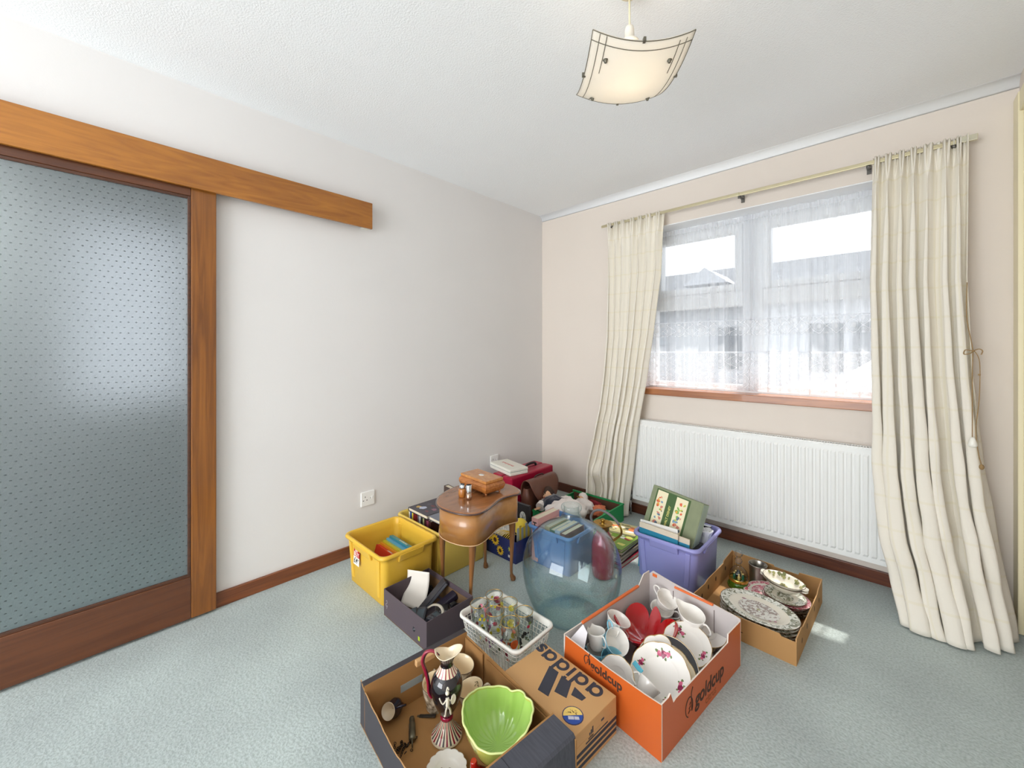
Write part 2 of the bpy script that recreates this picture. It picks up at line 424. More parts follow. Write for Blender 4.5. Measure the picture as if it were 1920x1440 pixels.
tr = nt.nodes.new('ShaderNodeBsdfTransparent'); gl = nt.nodes.new('ShaderNodeBsdfGlossy'); gl.inputs['Roughness'].default_value = 0.02
mx = nt.nodes.new('ShaderNodeMixShader'); nt.links.new(schlick(nt, 0.05), mx.inputs[0]); nt.links.new(tr.outputs[0], mx.inputs[1]); nt.links.new(gl.outputs[0], mx.inputs[2])
nt.links.new(mx.outputs[0], nt.nodes['Material Output'].inputs[0])
for a, b, c, d in ((WX0+0.06, XM0, WZ0+0.09, ZT0), (XM1, WX1-0.06, WZ0+0.09, ZT0), (WX0+0.1, XM0-0.04, ZT1+0.04, WZ1-0.1), (XM1+0.04, WX1-0.1, ZT1+0.04, WZ1-0.1)):
    MB().box(a, 0.18, c, b, 0.184, d).build('pane', pane, Wn)
sl = wood('sill_wood', (182, 116, 66), (138, 82, 50), 0, 20, 0.35, 0.3)
MB().box(WX0-0.0, -0.014, WZ0, WX1+0.0, 0.15, WZ0+0.044).build('window_sill', sl, Wn, bevel=0.003)

# white painted lining of the reveal
wr = M('white_reveal_paint', (244, 245, 246), 0.5)
rv = MB(); rv.box(WX0+0.004, 0.0, WZ1-0.006, WX1-0.004, 0.15, WZ1-0.0005); rv.box(WX0+0.0005, 0.0, WZ0+0.045, WX0+0.006, 0.15, WZ1-0.006); rv.box(WX1-0.006, 0.0, WZ0+0.045, WX1-0.0005, 0.15, WZ1-0.006)
struct(rv.build('trim_6', wr))

# ---- outside
gr = MB().box(-14, 0.3, -0.4, 18, 40, -0.3).build('ground_outside', M('driveway', (150, 150, 148), 0.9, var=0.15)); struct(gr)
struct(MB().box(-0.5, 0.27, 2.36, 3.2, 0.80, 2.42).build('sun_baffle', M('sun_baffle_board', (150, 150, 150), 0.7)))  # unseen overhang added so only a narrow band of sun gets in
# ---------------------------------------------------------------- radiator
radm = M('radiator_enamel', (236, 237, 235), 0.25, coat=0.3)
rad = thing('radiator', 'long white ribbed panel radiator under the window', 'radiator', (1.6085, 0, 0.13))
RW, RH = 0.6885, 0.575
p = MB(); xs = []; n = 41; pitch = (2*RW-0.04)/n
prof = [(-RW, 0)]
x = -RW+0.02
for k in range(n):
    prof += [(x+0.0035, 0), (x+0.0095, 0.0065), (x+pitch-0.0095, 0.0065), (x+pitch-0.0035, 0)]
    x += pitch
prof.append((RW, 0))
zs = [(0.0, 0), (0.024, 0), (0.036, 1), (RH-0.042, 1), (RH-0.03, 0), (RH-0.008, 0), (RH-0.002, -0.9)]
p.rings([[(a, -0.092-(d*q if q >= 0 else 0)+(0.006 if q < 0 else 0), z) for a, d in prof] for z, q in zs], closed=False, smooth=False)
p.box(-RW, -0.091, 0, RW, -0.08, RH-0.002)
p.box(-RW, -0.04, 0, RW, -0.03, RH-0.002)
p.build('panel', radm, rad)
MB().box(-RW, -0.0915, 0.005, -RW+0.004, -0.028, RH-0.003).build('side_cover', radm, rad)
MB().box(RW-0.004, -0.0915, 0.005, RW, -0.028, RH-0.003).build('side_cover', radm, rad)
g_ = MB(); g_.box(-RW+0.004, -0.084, RH-0.004, RW-0.004, -0.078, RH+0.002); g_.box(-RW+0.004, -0.042, RH-0.004, RW-0.004, -0.028, RH+0.002)
k = -RW+0.01
while k < RW-0.01:
    g_.box(k, -0.078, RH-0.003, k+0.005, -0.042, RH+0.001); k += 0.0115
g_.build('top_grille', radm, rad)
v_ = MB(); v_.lathe([(0.011, 0), (0.011, 0.03), (0.014, 0.034), (0.014, 0.06), (0.009, 0.066)], 16, (-RW-0.03, -0.06, -0.02), cap1=True, cap0=True)
v_.tube([(-RW-0.03, -0.06, -0.13), (-RW-0.03, -0.06, -0.015)], 0.0065); v_.tube([(-RW-0.03, -0.06, 0.0), (-RW+0.005, -0.06, 0.012)], 0.007)
v_.build('valve', M('chrome', (225, 225, 225), 0.15, 1.0), rad)
for q in (-0.45, 0.41): MB().box(q, -0.03, 0.1, q+0.04, -0.0005, RH-0.08).build('bracket', radm, rad)

# ---------------------------------------------------------------- curtain rail
brass = M('pale_brass', (214, 204, 170), 0.28, 1.0)
rail = thing('curtain_rail', 'slim pale brass rail running above the window', 'curtain rail', (1.615, -0.08, 2.155))
MB().box(-0.957, -0.007, -0.008, 0.0, 0.004, 0.010).build('rail_arm', brass, rail, bevel=0.002)
MB().box(-0.02, -0.004, -0.010, 0.955, 0.008, 0.009).build('rail_arm', brass, rail, bevel=0.002)
MB().box(0.90, -0.011, -0.012, 0.957, 0.011, 0.014).build('end_stop', M('bright_brass', (230, 226, 205), 0.2, 1.0), rail, bevel=0.002)
bkm = M('bracket_steel', (110, 108, 104), 0.4, 0.8)
for x in (-0.875, 0.0, 0.59, 0.885):
    b = MB(); b.box(x-0.009, 0.0, -0.012, x+0.009, 0.078, -0.006); b.box(x-0.009, 0.07, -0.032, x+0.009, 0.079, 0.012)
    b.lathe([(0.0085, 0), (0.0085, 0.012)], 12, (x, -0.004, -0.026), cap0=True, cap1=True)
    b.build('bracket', bkm, rail)

# ---------------------------------------------------------------- curtains
def cloth_mat(name, col, col2, tr):
    m = bpy.data.materials.new(name); m.use_nodes = True; nt = m.node_tree; N = nt.nodes
    b = N['Principled BSDF']; b.inputs['Roughness'].default_value = 0.9; b.inputs['Specular IOR Level'].default_value = 0.15
    uv = N.new('ShaderNodeUVMap'); sp = N.new('ShaderNodeSeparateXYZ'); nt.links.new(uv.outputs[0], sp.inputs[0])
    def wave(src, freq, lo):
        q = N.new('ShaderNodeMath'); q.operation = 'MULTIPLY'; q.inputs[1].default_value = freq; nt.links.new(src, q.inputs[0])
        f = N.new('ShaderNodeMath'); f.operation = 'FRACT'; nt.links.new(q.outputs[0], f.inputs[0])
        g = N.new('ShaderNodeMath'); g.operation = 'GREATER_THAN'; g.inputs[1].default_value = lo; nt.links.new(f.outputs[0], g.inputs[0])
        return g.outputs[0]
    a = wave(sp.outputs[1], 7.5, 0.93); c = wave(sp.outputs[0], 12, 0.95)
    ad = N.new('ShaderNodeMath'); ad.operation = 'MAXIMUM'; nt.links.new(a, ad.inputs[0]); nt.links.new(c, ad.inputs[1])
    mx = N.new('ShaderNodeMix'); mx.data_type = 'RGBA'; mx.inputs[6].default_value = rgb(col); mx.inputs[7].default_value = rgb(col2)
    nt.links.new(ad.outputs[0], mx.inputs['Factor']); nt.links.new(mx.outputs[2], b.inputs['Base Color'])
    tc = N.new('ShaderNodeTexCoord'); n = N.new('ShaderNodeTexNoise'); n.inputs['Scale'].default_value = 260; nt.links.new(tc.outputs['Object'], n.inputs['Vector'])
    bp = N.new('ShaderNodeBump'); bp.inputs['Strength'].default_value = 0.15; bp.inputs['Distance'].default_value = 0.002
    nt.links.new(n.outputs['Fac'], bp.inputs['Height']); nt.links.new(bp.outputs[0], b.inputs['Normal'])
    t = N.new('ShaderNodeBsdfTranslucent'); t.inputs[0].default_value = rgb((250, 242, 216))
    s = N.new('ShaderNodeMixShader'); s.inputs[0].default_value = tr
    nt.links.new(b.outputs[0], s.inputs[1]); nt.links.new(t.outputs[0], s.inputs[2]); nt.links.new(s.outputs[0], N['Material Output'].inputs[0])
    return m
linen = cloth_mat('cream_curtain_cloth', (246, 241, 230), (243, 237, 220), 0.18)
def interp(tab, t):
    for a, b in zip(tab, tab[1:]):
        if t <= b[0]:
            k = (t-a[0])/(b[0]-a[0]) if b[0] > a[0] else 0
            k = k*k*(3-2*k) if len(a) > 2 and a[2] else k
            return a[1]+(b[1]-a[1])*k
    return tab[-1][1]
def curtain(xl, xr, yb, amp, zt, zb, nf, seed, bulge=None, kink=()):
    """xl, xr, yb, amp: tables over t (0 top .. 1 hem)"""
    rnd = random.Random(seed); NU, NV = 220, 110
    ph = [rnd.uniform(-0.28, 0.28) for _ in range(nf+2)]; am = [rnd.uniform(0.7, 1.25) for _ in range(nf+2)]
    sl_ = [rnd.uniform(-0.35, 0.35) for _ in range(nf+2)]
    v = []; uvs = []
    for j in range(NV+1):
        t = j/NV
        for i in range(NU+1):
            s = i/NU
            q = s*nf; k = min(int(q), nf-1); fr_ = q-k
            # phase wobble that grows downwards, so folds lean and vary in width
            wob = ((ph[k]+sl_[k]*t)*(1-fr_)+(ph[k+1]+sl_[k+1]*t)*fr_)
            a = 2*PI*(q+wob)
            A = interp(amp, t)*(am[k]*(1-fr_)+am[k+1]*fr_)
            f = math.sin(a)
            f = math.copysign(abs(f)**0.75, f)
            fine = 0.0
            if t < 0.07: fine = (1-t/0.07)*0.015*math.sin(a*3+ph[k]*5)
            y = interp(yb, t)-A*f-fine
            L, R = interp(xl, t), interp(xr, t)
            x = L+(R-L)*s+0.45*A*math.sin(2*a)*min(1, t*6)*(1 if 0.02 < s < 0.98 else 0.0)
            nz = noise.noise(Vector((s*9+seed, t*6, seed*1.7)))
            nz2 = noise.noise(Vector((s*22+seed, t*14, seed*0.7)))
            g = max(0, t-0.35)*1.5
            y -= 0.020*g*nz+0.007*g*nz2; x += 0.012*g*nz2
            z = zt+(zb-zt)*t + 0.01*(nz if t > 0.97 else 0)
            for kx, kt, kw, kd in kink:   # local creases where the cloth buckles on the carpet
                d = ((s-kx)/kw)**2+((t-kt)/0.03)**2
                y += kd*math.exp(-d)
            if t > 0.985: z = max(z, 0.006)
            if bulge: y += t**3*(bulge[0]*max(0, 0.25-s)/0.25+bulge[1]*max(0, (s-0.55)/0.45)**1.5)
            y = min(y, -0.012)
            v.append((x, y, z)); uvs.append((s*(1.0 if nf > 6 else 0.7), t*2.1))
    fs = []
    for j in range(NV):
        for i in range(NU):
            a = j*(NU+1)+i; fs.append((a, a+1, a+NU+2, a+NU+1))
    return v, fs, uvs
def cloth_obj(name, v, fs, uvs, mat, solid=0.0015, parent=None, loc=(0, 0, 0)):
    me = bpy.data.meshes.new(name); me.from_pydata([Vector(p)-Vector(loc) for p in v], [], fs); me.materials.append(mat)
    me.polygons.foreach_set('use_smooth', [True]*len(fs))
    ul = me.uv_layers.new(name='UVMap')
    for lo in me.loops: ul.data[lo.index].uv = uvs[lo.vertex_index]
    o = bpy.data.objects.new(name, me); C.objects.link(o); o.location = loc
    if parent: o.parent = parent
    if solid:
        q = o.modifiers.new('solid', 'SOLIDIFY'); q.thickness = solid; q.offset = 0
    return o
cr = thing('curtain', 'wide full-length cream curtain at the right of the window, its hem crumpled on the carpet', 'curtain', (2.4, -0.1, 0), group='cream curtains at the window')
v, fs, uvs = curtain([(0, 2.222), (0.3, 2.212), (0.5, 2.222), (0.72, 2.232), (0.85, 2.262), (1, 2.335)],
                     [(0, 2.543), (0.3, 2.535), (0.5, 2.550), (0.7, 2.578), (0.82, 2.605), (1, 2.650)],
                     [(0, -0.082), (0.1, -0.095), (0.5, -0.150), (0.75, -0.215), (0.9, -0.270), (1, -0.335)],
                     [(0, 0.012), (0.06, 0.022), (0.3, 0.034), (0.6, 0.050), (0.85, 0.066), (1, 0.068)],
                     2.175, 0.008, 7, 3, bulge=(0.02, 0.11), kink=((0.28, 0.80, 0.10, 0.03), (0.55, 0.86, 0.08, 0.035), (0.8, 0.88, 0.1, -0.03), (0.12, 0.93, 0.1, 0.03), (0.45, 0.55, 0.06, 0.02)))
cloth_obj('drape', v, fs, uvs, linen, parent=cr, loc=(0, 0, 0)).location = (-2.4, 0.1, 0)
cl = thing('curtain', 'narrow full-length cream curtain at the left of the window, falling behind the green tray', 'curtain', (0.85, -0.1, 0), group='cream curtains at the window')
v, fs, uvs = curtain([(0, 0.712), (0.4, 0.722), (0.65, 0.690), (0.85, 0.600), (1, 0.590)],
                     [(0, 1.146), (0.2, 1.125), (0.4, 1.070), (0.55, 1.020), (0.75, 0.955), (1, 0.900)],
                     [(0, -0.080), (0.2, -0.085), (0.55, -0.118), (0.7, -0.150), (1, -0.160)],
                     [(0, 0.010), (0.06, 0.016), (0.3, 0.022), (0.6, 0.030), (1, 0.038)],
                     2.168, 0.010, 7, 11, kink=((0.3, 0.93, 0.14, 0.05), (0.2, 0.87, 0.1, -0.04), (0.6, 0.9, 0.1, 0.02)))
cloth_obj('drape', v, fs, uvs, linen, parent=cl).location = (-0.85, 0.1, 0)

# net curtains
def net_mat():
    m = bpy.data.materials.new('net_lace'); m.use_nodes = True; nt = m.node_tree; N = nt.nodes
    N.remove(N['Principled BSDF'])
    uv = N.new('ShaderNodeUVMap'); sp = N.new('ShaderNodeSeparateXYZ'); nt.links.new(uv.outputs[0], sp.inputs[0])
    def mt(op, *a):
        q = N.new('ShaderNodeMath'); q.operation = op
        for k, t in enumerate(a):
            if isinstance(t, (int, float)): q.inputs[k].default_value = t
            else: nt.links.new(t, q.inputs[k])
        return q.outputs[0]
    X, Z = sp.outputs[0], sp.outputs[1]        # metres along the cloth, height
    S = 2*PI/0.052
    def hexf(ox, oz):
        a = mt('COSINE', mt('MULTIPLY', mt('ADD', X, ox), S))
        b1 = mt('COSINE', mt('ADD', mt('MULTIPLY', X, S*0.5), mt('MULTIPLY', mt('ADD', Z, oz), S*0.62)))
        b2 = mt('COSINE', mt('SUBTRACT', mt('MULTIPLY', X, S*0.5), mt('MULTIPLY', mt('ADD', Z, oz), S*0.62)))
        return mt('ADD', a, mt('ADD', b1, b2))
    h = hexf(0, 0)
    rings = mt('ABSOLUTE', mt('SINE', mt('MULTIPLY', h, 3.2)))
    lines = mt('LESS_THAN', rings, 0.42)
    dots = mt('GREATER_THAN', h, 2.3)
    pat = mt('MAXIMUM', lines, dots)
    def band(lo, hi): return mt('MULTIPLY', mt('GREATER_THAN', Z, lo), mt('LESS_THAN', Z, hi))
    b_ = mt('MAXIMUM', band(0.965, 1.185), band(1.30, 1.395))
    edge = mt('MAXIMUM', band(1.186, 1.197), mt('MAXIMUM', band(1.396, 1.404), band(0.94, 0.957)))
    gn = N.new('ShaderNodeTexNoise'); gn.noise_dimensions = '1D'; gn.inputs['Scale'].default_value = 22; gn.inputs['Detail'].default_value = 3; nt.links.new(X, gn.inputs['W'])
    gath = mt('MULTIPLY', mt('SUBTRACT', gn.outputs['Fac'], 0.5), 0.9)
    fac = mt('ADD', mt('ADD', 0.44, gath), mt('ADD', mt('MULTIPLY', mt('MULTIPLY', pat, b_), 0.34), mt('MULTIPLY', edge, 0.4)))
    head = mt('MULTIPLY', mt('GREATER_THAN', Z, 2.03), 0.3)
    fac = mt('MINIMUM', mt('ADD', fac, head), 0.95)
    tr = N.new('ShaderNodeBsdfTransparent')
    d = N.new('ShaderNodeBsdfDiffuse'); d.inputs[0].default_value = rgb((244, 245, 248))
    t = N.new('ShaderNodeBsdfTranslucent'); t.inputs[0].default_value = rgb((222, 226, 232))
    a = N.new('ShaderNodeMixShader'); nt.links.new(mt('SUBTRACT', 0.55, mt('MULTIPLY', mt('MULTIPLY', pat, b_), 0.4)), a.inputs[0])
    nt.links.new(d.outputs[0], a.inputs[1]); nt.links.new(t.outputs[0], a.inputs[2])
    s = N.new('ShaderNodeMixShader'); nt.links.new(fac, s.inputs[0]); nt.links.new(tr.outputs[0], s.inputs[1]); nt.links.new(a.outputs[0], s.inputs[2])
    nt.links.new(s.outputs[0], N['Material Output'].inputs[0])
    return m
netm = net_mat()
def net(label, x0, x1, y, seed):
    rnd = random.Random(seed); NU, NV = 340, 40; v = []; uvs = []; fs = []
    fr_ = [(rnd.uniform(8, 60), rnd.uniform(0, 6), rnd.uniform(0.003, 0.008)) for _ in range(7)]
    for j in range(NV+1):
        t = j/NV
        for i in range(NU+1):
            s = i/NU; x = x0+(x1-x0)*s
            dy = sum(a*math.sin(f*s*(x1-x0)*2+p_+0.8*t*math.sin(p_*3)) for f, p_, a in fr_)*(0.35+0.65*min(1, t*2.5))
            dx = sum(a*math.cos(f*s*(x1-x0)*2+p_*2+1.3*t) for f, p_, a in fr_)*0.9*t
            z = 2.062-1.115*t+(0.003*math.sin(s*50) if j == 0 else 0)
            if j <= 1: dy += 0.003*math.sin(s*260)
            v.append((x+dx, y+dy, z)); uvs.append((s*(x1-x0)*1.35, 2.062-1.115*t))
    for j in range(NV):
        for i in range(NU):
            a = j*(NU+1)+i; fs.append((a, a+1, a+NU+2, a+NU+1))
    o = cloth_obj('net_curtain', v, fs, uvs, netm, solid=0)
    return tag(o, label, 'net curtain', 'net curtains in the window')
net('white net curtain with lace bands over the left half of the window', 0.96, 1.655, 0.082, 5)
net('white net curtain with lace bands over the right half of the window', 1.60, 2.32, 0.066, 8)

# pull cord with a bow and a white acorn
cd = thing('pull_cord', 'brown cord with a bow and white acorn beside the right curtain', 'cord', (2.545, -0.225, 1.2))
cm = M('jute', (152, 124, 84), 0.9)
c_ = MB()
c_.tube(smooth_path([(-0.012, 0.06, 0.30), (-0.015, 0.04, 0.15), (-0.004, 0.01, 0.04), (0, 0, 0)], 6), 0.0016, 6)
c_.tube(smooth_path([(0, 0, 0), (-0.003, -0.008, -0.1), (-0.004, -0.02, -0.25), (-0.004, -0.02, -0.37)], 6), 0.0016, 6)
c_.tube(smooth_path([(0.004, 0, 0), (0.018, -0.004, -0.05), (0.016, -0.012, -0.2), (0.006, -0.02, -0.33), (0.012, -0.02, -0.42), (0.022, -0.02, -0.48)], 6), 0.0016, 6)
c_.ball((0.022, -0.02, -0.485), 0.008, 8, 5, (1, 1, 1.5)); c_.ball((0.017, -0.006, -0.10), 0.0045, 8, 5)
c_.build('cord', cm, cd)
b = MB()
b.tube(smooth_path([(0, 0, 0), (-0.022, -0.004, 0.004), (-0.026, -0.004, -0.014), (-0.008, -0.003, -0.010), (0, 0, 0)], 6), 0.0022, 6)
b.tube(smooth_path([(0, 0, 0), (0.016, -0.004, 0.008), (0.026, -0.004, 0.0), (0.022, -0.004, -0.016)], 6), 0.0022, 6); b.ball((0, -0.001, 0), 0.0045, 8, 5)
b.build('bow', cm, cd)
a = MB(); a.lathe([(0.001, 0.022), (0.006, 0.020), (0.0105, 0.008), (0.0135, -0.006), (0.014, -0.014), (0.010, -0.020), (0.001, -0.021)], 18, (-0.003, -0.021, -0.385), cap0=True, cap1=True)
a.build('acorn', M('white_acorn', (238, 236, 226), 0.35), cd)

# ---------------------------------------------------------------- sockets
def socket(label, y, z, cable=False):
    t = thing('wall_socket', label, 'socket', (0, y, z), group='plug sockets on the left wall')
    sm = M('socket_white', (240, 240, 238), 0.3); dk = M('socket_hole', (40, 40, 42), 0.5)
    MB().box(0, -0.043, -0.043, 0.009, 0.043, 0.043).build('faceplate', sm, t, bevel=0.003)
    h = MB()
    for yy, zz, a_, b_ in ((-0.018, 0.012, 0.002, 0.004), (-0.029, -0.008, 0.0036, 0.002), (-0.007, -0.008, 0.0036, 0.002)):
        h.box(0.0088, yy-a_, zz-b_, 0.0095, yy+a_, zz+b_)
    h.box(0.0088, 0.0145, -0.003, 0.0095, 0.0165, 0.004)
    h.build('pin_holes', dk, t)
    MB().box(0.009, 0.020, -0.008, 0.0125, 0.032, 0.010).build('switch', sm, t, bevel=0.002)
    return t
socket('white switched socket on the left wall above the yellow crates', -1.656, 0.314)
socket('white socket on the left wall next to the room corner', -0.600, 0.335)

# ---------------------------------------------------------------- pendant lamp
lp = thing('pendant_lamp', 'square curved glass pendant lamp hanging from the ceiling', 'lamp', (1.676, -1.594, 2.07), (0, 0, math.radians(43.6)))
cordm = M('cream_plastic', (232, 220, 186), 0.4); steel = M('lamp_steel', (120, 116, 104), 0.3, 0.9)
MB().lathe([(0.001, 0.33), (0.045, 0.33), (0.045, 0.318), (0.03, 0.302), (0.008, 0.295)], 28, cap1=True).build('ceiling_rose', cordm, lp)
MB().tube([(0, 0, 0.30), (0, 0, 0.19)], 0.0032).build('flex', cordm, lp)
MB().lathe([(0.006, 0.195), (0.013, 0.192), (0.015, 0.182), (0.016, 0.150), (0.030, 0.142), (0.030, 0.136), (0.018, 0.133), (0.018, 0.125)], 20, cap0=True, cap1=True).build('lamp_holder', M('holder_white', (235, 228, 214), 0.35), lp)
bulbm = M('bulb_lit', (255, 244, 225), 0.4, emit=(255, 238, 214), es=16.0)
MB().lathe([(0.013, 0.126), (0.014, 0.112), (0.024, 0.090), (0.026, 0.072), (0.019, 0.054), (0.006, 0.046), (0.001, 0.0455)], 20).build('bulb', bulbm, lp)
K = 1.50; Sg = 0.150
def gz(x, y): return K*(x*x+y*y)
glm = bpy.data.materials.new('frosted_lamp_glass'); glm.use_nodes = True; nt = glm.node_tree; N = nt.nodes
pb = N['Principled BSDF']; pb.inputs['Base Color'].default_value = rgb((246, 242, 236)); pb.inputs['Roughness'].default_value = 0.3
tl = N.new('ShaderNodeBsdfTranslucent'); tl.inputs[0].default_value = rgb((252, 248, 240)); mx = N.new('ShaderNodeMixShader'); mx.inputs[0].default_value = 0.62
nt.links.new(pb.outputs[0], mx.inputs[1]); nt.links.new(tl.outputs[0], mx.inputs[2]); nt.links.new(mx.outputs[0], N['Material Output'].inputs[0])
MB().grid(lambda u, w_: ((u-0.5)*2*Sg, (w_-0.5)*2*Sg, gz((u-0.5)*2*Sg, (w_-0.5)*2*Sg)), 24, 24).build('glass_shade', glm, lp, solid=0.004)
ln = MB()
def strip(a, b, w_=0.0013):
    n = 22; P = [Vector((a[0]+(b[0]-a[0])*k/n, a[1]+(b[1]-a[1])*k/n, 0)) for k in range(n+1)]
    ln.tube([(q.x, q.y, gz(q.x, q.y)-0.0024) for q in P], w_, 6)
e = Sg
strip((-e, -e), (e, -e)); strip((-e, -e), (-e, e)); strip((e, -e), (e, e)); strip((-e, e), (e, e), 0.001)
strip((-e, -e+0.024), (e, -e+0.024)); strip((-e+0.022, -e+0.002), (-e+0.022, e)); strip((e-0.020, -e+0.01), (e-0.020, e))
strip((-e+0.042, -e+0.002), (-e+0.042, -e+0.115)); strip((e-0.040, -e+0.012), (e-0.040, -e+0.115)); strip((-e+0.045, e), (-e+0.045, e-0.028))
ln.build('line_decoration', M('etched_grey', (112, 106, 92), 0.4, 0.4), lp)
for x, y in ((-0.098, -0.085), (0.098, -0.085), (-0.098, 0.118), (0.098, 0.118)):
    b = MB(); z = gz(x, y); b.lathe([(0.001, -0.010), (0.0045, -0.008), (0.0055, -0.002), (0.0085, 0.0)], 14, (x, y, z-0.002), cap0=True)
    b.tube([(x, y, z), (x*0.85, y*0.85, z+0.04), (0.0+x*0.12, y*0.12, 0.138)], 0.0014, 6)
    b.build('fixing_arm', steel, lp)
for x, y in ((0, -e), (-e, 0), (e, 0), (0, e)):
    z = gz(x, y); sx_ = 0.004 if x == 0 else 0.006; sy_ = 0.006 if x == 0 else 0.004
    MB().box(x-sx_, y-sy_, z-0.005, x+sx_, y+sy_, z+0.008).build('edge_clip', steel, lp, bevel=0.001)

# ---------------------------------------------------------------- outside: bungalow and car across the drive
hs = thing('neighbouring_bungalow', 'white bungalow with grey roof seen through the net curtains', 'house', (-1.5, 12, -0.3))
wm = M('render_wall', (168, 170, 174), 0.9); rfm = M('roof_tile', (96, 100, 106), 0.9, var=0.2, vscale=3); sdm = M('clapboard', (140, 144, 150), 0.8)
MB().box(-9, 0, 0, 9, 7, 3.15).build('wall', wm, hs)
r = MB(); r.hexa([(-9.5, -0.6, 3.1), (9.5, -0.6, 3.1), (9.5, 7.6, 3.1), (-9.5, 7.6, 3.1)], [(-9.4, 2.6, 4.75), (9.4, 2.6, 4.75), (9.4, 3.6, 4.75), (-9.4, 3.6, 4.75)])
r.build('roof', rfm, hs)
MB().box(-9.5, -0.66, 3.0, 9.5, -0.6, 3.12).build('gutter', upvc, hs)
ga = MB()
ga.prism([(-1.5, 0), (-0.1, 0), (-0.8, 0.55)], 0, 3.2); 
go = ga.build('gable', wm, hs, (0, 2.4, 3.7), (PI/2, 0, 0))
sd_ = MB()
for k in range(16): sd_.hexa([(-4.2, -0.03, k*0.19), (-2.3, -0.03, k*0.19), (-2.3, 0.0, k*0.19), (-4.2, 0.0, k*0.19)], [(-4.2, -0.005, k*0.19+0.19), (-2.3, -0.005, k*0.19+0.19), (-2.3, 0.0, k*0.19+0.19), (-4.2, 0.0, k*0.19+0.19)])
sd_.build('cladding', sdm, hs)
for x, w_ in ((1.9, 0.8), (2.9, 0.8), (-0.6, 0.7), (3.9, 0.35)):
    wf = MB().box(x, -0.04, 0.9, x+w_, 0.02, 2.3).build('window', M('dark_pane', (56, 64, 72), 0.1), hs)
MB().box(-1.9, -0.05, 0, -0.9, 0.01, 2.3).build('garage_door', M('garage_white', (176, 178, 180), 0.5), hs)
car = thing('parked_car', 'white car parked outside the window behind the net', 'car', (2.9, 5.2, -0.3))
body = MB()
pf = [(-2.1, 0.35), (-2.15, 0.75), (-1.9, 0.95), (-1.3, 1.02), (-0.75, 1.45), (0.9, 1.5), (1.6, 1.1), (2.1, 0.95), (2.15, 0.35)]
body.rings([[(x, y*(0.86 if z > 1.1 else 1), z) for x, z in pf] for y in (-0.85, 0.85)], True, True, True, False)
body.build('body', M('car_white', (186, 187, 190), 0.2, coat=0.5), car, bevel=0.06, seg=3)
MB().hexa([(-1.15, -0.80, 1.06), (1.45, -0.80, 1.06), (1.45, -0.76, 1.06), (-1.15, -0.76, 1.06)], [(-0.7, -0.755, 1.4), (0.9, -0.755, 1.4), (0.9, -0.72, 1.4), (-0.7, -0.72, 1.4)]).build('side_window', M('dark_pane', (56, 64, 72), 0.1), car)
for x in (-1.35, 1.35):
    for y in (-0.8, 0.62):
        MB().lathe([(0.12, 0), (0.31, 0), (0.33, 0.03), (0.33, 0.15), (0.31, 0.18), (0.12, 0.18)], 24, cap0=True, cap1=True).build('wheel', M('tyre', (40, 40, 42), 0.8), car, (x, y+0.18, 0.33), (PI/2, 0, 0))
